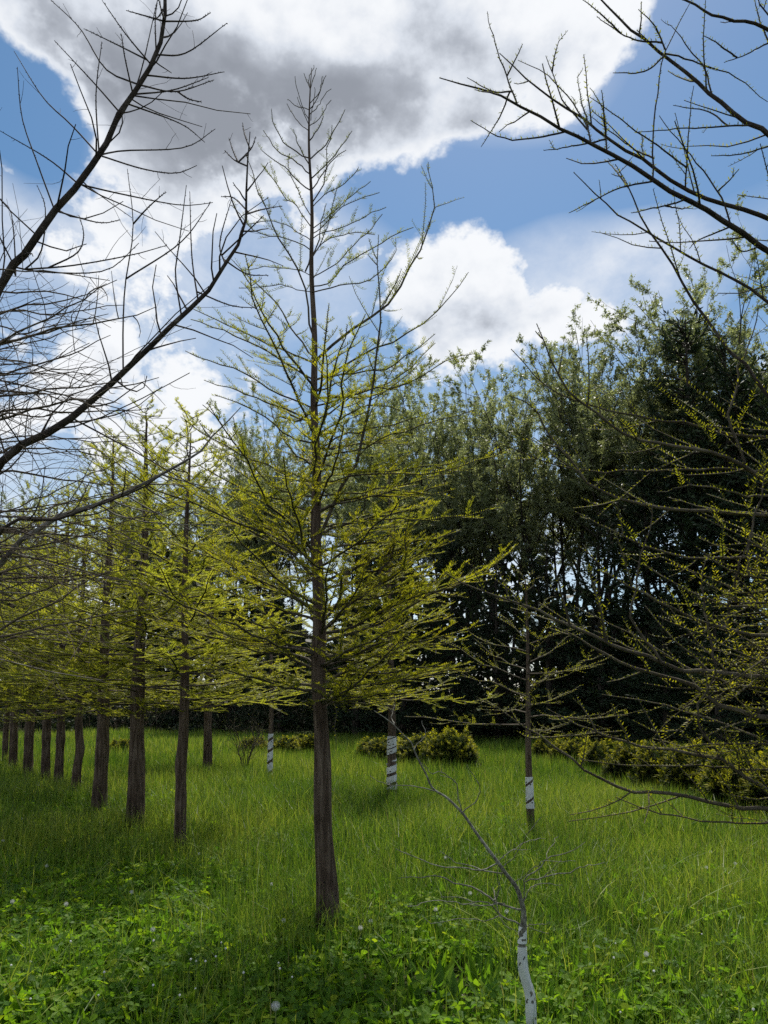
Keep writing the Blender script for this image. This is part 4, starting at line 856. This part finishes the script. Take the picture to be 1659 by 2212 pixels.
def meadow():
    rng = np.random.default_rng(91); G = Geo()
    def batch(r0, r1, dens, seg, wd, hs, keep_cl=.55):
        x, y = wedge(rng, r0, r1, dens); c = clover_w(x, y); hole = np.clip(1.6 * np.exp(-((x - HOLE[0]) / .26) ** 2 - ((y - HOLE[1]) / .34) ** 2), 0, 1)
        k = (rng.uniform(0, 1, len(x)) > c * keep_cl) & (rng.uniform(0, 1, len(x)) > hole) & (y < wood_line(x) + 1); x, y, c = x[k], y[k], c[k]
        f = field(x, y, .8, 2.0); f2 = field(x, y, 2.3, .5)
        h = hs * (.40 + .75 * f + .25 * f2) * rng.uniform(.40, 1.25, len(x)) * (1 - .3 * c)
        tt = np.clip(-.10 + 1.0 * field(x, y, .5, 5.0) + .35 * (f2 - .5) + rng.normal(0, .30, len(x)), 0, .92); tt[rng.uniform(0, 1, len(x)) < .012] = 1.0
        blades(G, x, y, h, wd * rng.uniform(.6, 1.3, len(x)), rng, seg, .30, .5, tt)
    batch(2.3, 7.0, 2300, 3, .0058, .34); batch(7.0, 13.0, 1250, 2, .0085, .42); batch(13, 21, 560, 1, .015, .42); batch(21, 38, 220, 1, .028, .42)
    # tufts of taller, broader blades
    tx, ty = wedge(rng, 3.2, 16, 2.4); nb = 34; x = np.repeat(tx, nb) + rng.normal(0, .055, len(tx) * nb); y = np.repeat(ty, nb) + rng.normal(0, .055, len(tx) * nb)
    blades(G, x, y, np.repeat(rng.uniform(.26, .50, len(tx)), nb) * rng.uniform(.6, 1.1, len(x)), np.where(y > 8, .009, .0065), rng, 3, .5, .7, np.clip(np.repeat(rng.uniform(0, .75, len(tx)), nb) + rng.normal(0, .14, len(x)), 0, .93))
    # single long arching blades
    x, y = wedge(rng, 2.4, 8.5, 34); blades(G, x, y, rng.uniform(.22, .42, len(x)), rng.uniform(.006, .011, len(x)), rng, 5, .75, .75, np.clip(rng.normal(.62, .22, len(x)), 0, .93))
    # tall thin stalks in patches
    x, y = wedge(rng, 3.5, 12, 420); pk = np.exp(-((x + .8) / .5) ** 2 - ((y - 5.9) / 1.0) ** 2) + .75 * np.clip(field(x, y, .55, 9.0) * 2.2 - 1.25, 0, 1); k = rng.uniform(0, 1, len(x)) < pk; x, y = x[k], y[k]
    blades(G, x, y, rng.uniform(.34, .62, len(x)), np.full(len(x), .0042), rng, 2, .16, .3, np.clip(rng.normal(.35, .28, len(x)), 0, .93))
    tag(G.build('meadow_grass', MT['grass'], smooth=False), 'long fresh green meadow grass under the trees', 'grass', kind='stuff')
    # clover
    C = Geo(); x, y = wedge(rng, 2.3, 7.5, 760); x2, y2 = wedge(rng, 7.5, 13, 260); x = np.concatenate([x, x2]); y = np.concatenate([y, y2]); c = clover_w(x, y); hole = np.clip(2 * np.exp(-((x - HOLE[0]) / .3) ** 2 - ((y - HOLE[1]) / .36) ** 2), 0, 1)
    k = (rng.uniform(0, 1, len(x)) < np.clip(c * 1.1, 0, 1)) & (rng.uniform(0, 1, len(x)) > hole); x, y = x[k], y[k]
    m = len(x); hh = rng.uniform(.04, .15, m) * (.6 + .8 * field(x, y, 1.6, 3)); az = rng.uniform(0, 2 * PI, m); tl = np.abs(rng.normal(0, .9, m)); ta = rng.uniform(0, 2 * PI, m)
    Nn = norm(np.stack([np.cos(ta) * tl, np.sin(ta) * tl, np.ones(m)], 1)); base = np.stack([x, y, gz(x, y)], 1); top = base + np.stack([rng.normal(0, .03, m), rng.normal(0, .03, m), hh], 1)
    C.leaves(base, top - base, rng.normal(0, 1, (m, 3)), np.linalg.norm(top - base, axis=1), .003, 0, .4)
    E1 = norm(np.cross(Nn, np.stack([np.cos(az), np.sin(az), 0 * az], 1))); E2 = np.cross(Nn, E1); sz = rng.uniform(.024, .050, m) * np.where(y > 7.5, 1.3, 1); tt = np.clip(rng.normal(.42, .30, m), 0, 1)
    for j in range(3):
        an = j * 2 * PI / 3 + rng.normal(0, .12, m); d = E1 * np.cos(an)[:, None] + E2 * np.sin(an)[:, None]; s = np.cross(Nn, d); lift = rng.uniform(-.15, .45, m)[:, None]
        d = norm(d + Nn * lift); up = np.cross(d, s); fo = rng.uniform(.05, .3, m)[:, None]
        def pt(u, w): return top + d * (sz * u)[:, None] + s * (sz * w)[:, None] + Nn * (sz[:, None] * fo * abs(w) - sz[:, None] * .18 * u ** 2)
        v = np.stack([pt(0, 0), pt(.45, .40), pt(.82, .36), pt(.94, 0), pt(.82, -.36), pt(.45, -.40)], 1); o = np.arange(m)[:, None] * 6
        C.add(v.reshape(-1, 3), np.concatenate([o + np.array([[0, 1, 2, 3]]), o + np.array([[0, 3, 4, 5]])]), None, np.repeat(np.clip(tt + rng.normal(0, .08, m), 0, 1), 6))
    # broad plantain and dock leaves among it
    x, y = wedge(rng, 2.4, 9, 55); k = rng.uniform(0, 1, len(x)) < .25 + clover_w(x, y); x, y = x[k], y[k]; n_ = len(x); idx = np.repeat(np.arange(n_), 6); m = len(idx); az = rng.uniform(0, 2 * PI, m); e = rng.uniform(.5, 1.3, m)
    d = np.stack([np.cos(az) * np.cos(e), np.sin(az) * np.cos(e), np.sin(e)], 1); ln = rng.uniform(.09, .2, m); b = np.stack([x, y, gz(x, y)], 1)[idx]
    C.leaves(b, d, ZUP + rng.normal(0, .1, (m, 3)), ln, ln * rng.uniform(.2, .4, m), -.05, rng.uniform(.1, .8, m))
    tag(C.build('clover_patch', MT['clover'], smooth=False), 'dense clover and broad leaved weeds in the foreground', 'clover', kind='stuff')
meadow()

# dandelion clocks
def dandelion_proto():
    rng = np.random.default_rng(101); G = Geo(); F = Geo(); s = np.linspace(0, 1, 6)
    G.tubes(np.stack([.012 * np.sin(s * 2), 0 * s, .27 * s - .01], 1), np.full(6, .0022), 5)
    m = 84; k = np.arange(m) + .5; ph = np.arccos(1 - 2 * k / m); th = PI * (1 + 5 ** .5) * k; d = np.stack([np.cos(th) * np.sin(ph), np.sin(th) * np.sin(ph), np.cos(ph)], 1); c0 = np.array([.0109, 0, .262])
    F.tubes(np.stack([c0 + d * .004, c0 + d * .017], 1), np.full((m, 2), .00035), 3)
    for j in range(7):
        S, U = frame(d, rng); an = j * 2 * PI / 7 + rng.uniform(0, .4, m); q = norm(d * .7 + S * np.cos(an)[:, None] + U * np.sin(an)[:, None])
        F.leaves(c0 + d * .017, q, d, .0070, .00045, 0, .5)
    F.tubes(np.array([c0 - [0, 0, .006], c0, c0 + [0, 0, .005]]), np.array([.003, .005, .002]), 8)
    return G, F
DG, DF = dandelion_proto(); dm = None
dl = [(590, 2192, 'largest dandelion clock, at the bottom edge left of the middle trunk'), (780, 2006, 'dandelion clock just right of the foot of the middle trunk'), (49, 1775, 'dandelion clock left of the third nearest row trunk, near the left edge'),
      (82, 1696, 'dandelion clock beside the feet of the far row trunks'), (101, 1873, 'dandelion clock at the left where grass meets clover'), (145, 1956, 'dandelion clock in the clover below the left row, upper one'), (282, 1929, 'dandelion clock in the clover straight below the thick row trunk'),
      (27, 1950, 'dandelion clock in the clover closest to the left edge'), (332, 2014, 'dandelion clock deep in the clover between the left edge and the middle trunk'), (597, 1796, 'dandelion clock in the tall grass left of the middle trunk, upper one'), (588, 1906, 'dandelion clock in the tall grass left of the middle trunk, lower one'),
      (802, 1989, 'dandelion clock slightly above and right of the one at the middle trunk foot'), (300, 1708, 'dandelion clock behind the thick row trunk'), (1308, 1768, 'dandelion clock in grass right of the dotted guard'), (1588, 1861, 'dandelion clock in grass nearest the right edge'),
      (1524, 1876, 'lower dandelion clock of the two left of the right edge'), (1537, 1834, 'upper dandelion clock of the group near the right edge'), (942, 1964, 'dandelion clock under the left branches of the bare sapling'), (1092, 1973, 'dandelion clock right behind the sapling stem'), (1017, 1933, 'dandelion clock seen between the sapling branches'),
      (962, 1856, 'dandelion clock behind the upper left sapling branch'), (1133, 1771, 'dandelion clock at the foot of the dotted guard'), (1399, 2069, 'dandelion clock in the clover at the lower right'), (8, 1820, 'dandelion clock cut by the left edge in the grass'), (610, 1990, 'dandelion clock in the clover left of the middle trunk foot'), (430, 1838, 'dandelion clock just right of the nearest row trunk')]
for i_, (x, y, lb) in enumerate(dl):
    q = ground(x, y, .27 * (.72 if i_ else .95)); b = (q[0], q[1], float(gz(q[0], q[1])))
    t = root('dandelion_clock', b, lb, 'dandelion', 'dandelion seed heads in the meadow', 2.1 * i_, .72 if i_ else .95)
    if dm is None: dm = (DG.build('stem', MT['stem'], t), DF.build('seed_head', MT['fluff'], t, smooth=False))
    else:
        for o in dm: copy_part(o, t)

# pink marker tapes on the far row
for x, y, lb in ((68, 1528, 'pink marker tape hanging on a low twig, left one of two'), (121, 1522, 'pink marker tape hanging on a low twig, right one of two')):
    p = at(x, y, 15.5); G = Geo(); s = np.linspace(0, 1, 7); v = np.stack([.012 * np.sin(s * 5), .01 * np.cos(s * 4), -.2 * s], 1)
    v2 = v + np.stack([.025 * np.cos(s * 2.5), .025 * np.sin(s * 2.5), 0 * s], 1); vv = np.stack([v, v2], 1).reshape(-1, 3); vv = np.concatenate([vv, vv + [0, .0015, 0]])
    q = [[2 * i, 2 * i + 1, 2 * i + 3, 2 * i + 2] for i in range(6)]; q += [[a + 14 for a in f][::-1] for f in q]
    o = G.add(vv, q) or G.build('marker_tape', MT['tape']); o.location = p; tag(o, lb, 'tape', 'pink marker tapes')

# tiny white flower buds on thin stems low in front
rng = np.random.default_rng(121); bm = None
for i_ in range(26):
    x, y = (rng.uniform(20, 640), rng.uniform(2040, 2205)) if i_ < 20 else (rng.uniform(1250, 1640), rng.uniform(2030, 2200))
    h = rng.uniform(.17, .25); q = ground(x, y, h); t = root('flower_bud', (q[0], q[1], float(gz(q[0], q[1]))), 'tiny white flower bud on a thin upright stem among the clover', 'flower', 'tiny white buds in the clover', rng.uniform(0, 6), h / .2)
    if bm is None:
        G = Geo(); sg = np.linspace(0, 1, 6); G.tubes(np.stack([.008 * np.sin(sg * 3), 0 * sg, .2 * sg], 1), np.full(6, .0011), 4)
        F = Geo(); z = np.linspace(0, 1, 6); F.tubes(np.stack([.0011 + 0 * z, 0 * z, .197 + .011 * z], 1), np.array([.0012, .0040, .0052, .0050, .0034, .0006]), 8)
        bm = (G.build('stem', MT['stem'], t), F.build('bud', MT['fluff'], t))
    else:
        for o in bm: copy_part(o, t)
# bark pieces lying in the bare hole
for i_, (dx, dy, rz, L, lb) in enumerate(((-.05, .06, .5, .17, 'longer grey bark piece lying in the bare soil hole left of the sapling'), (.09, -.05, -.7, .10, 'shorter grey bark piece lying in the bare soil hole left of the sapling'))):
    G = Geo(); u = np.linspace(-1, 1, 9); a = np.linspace(-1, 1, 6); U_, A_ = np.meshgrid(u, a, indexing='ij'); wv = .026 * (1 - .35 * U_ ** 2 + .12 * np.sin(7 * U_ + i_))
    top = np.stack([U_ * L * .5, A_ * wv + .006 * np.sin(4 * U_), .022 - .014 * A_ ** 2 + .006 * np.sin(5 * U_ + 2 * A_)], -1); bot = top - [0, 0, .007]
    k = 6; i, j = np.meshgrid(np.arange(8), np.arange(5), indexing='ij'); f = np.stack([i * k + j, (i + 1) * k + j, (i + 1) * k + j + 1, i * k + j + 1], -1).reshape(-1, 4)
    rim = [(a_, b_) for a_, b_ in zip(list(range(0, 54, 6)) , list(range(6, 54, 6)))] + [(48 + q, 49 + q) for q in range(5)] + [(53 - 6 * q, 47 - 6 * q) for q in range(8)] + [(5 - q, 4 - q) for q in range(5)]
    G.add(np.concatenate([top.reshape(-1, 3), bot.reshape(-1, 3)]), np.concatenate([f, f[:, ::-1] + 54, np.array([[b_, a_, a_ + 54, b_ + 54] for a_, b_ in rim])]))
    o = G.build('bark_piece', MT['pale_bough']); o.location = (HOLE[0] + dx, HOLE[1] + dy, float(gz(HOLE[0], HOLE[1])) - .012); o.rotation_euler = (.1, -.08, rz); tag(o, lb, 'bark', 'bark pieces in the bare hole')
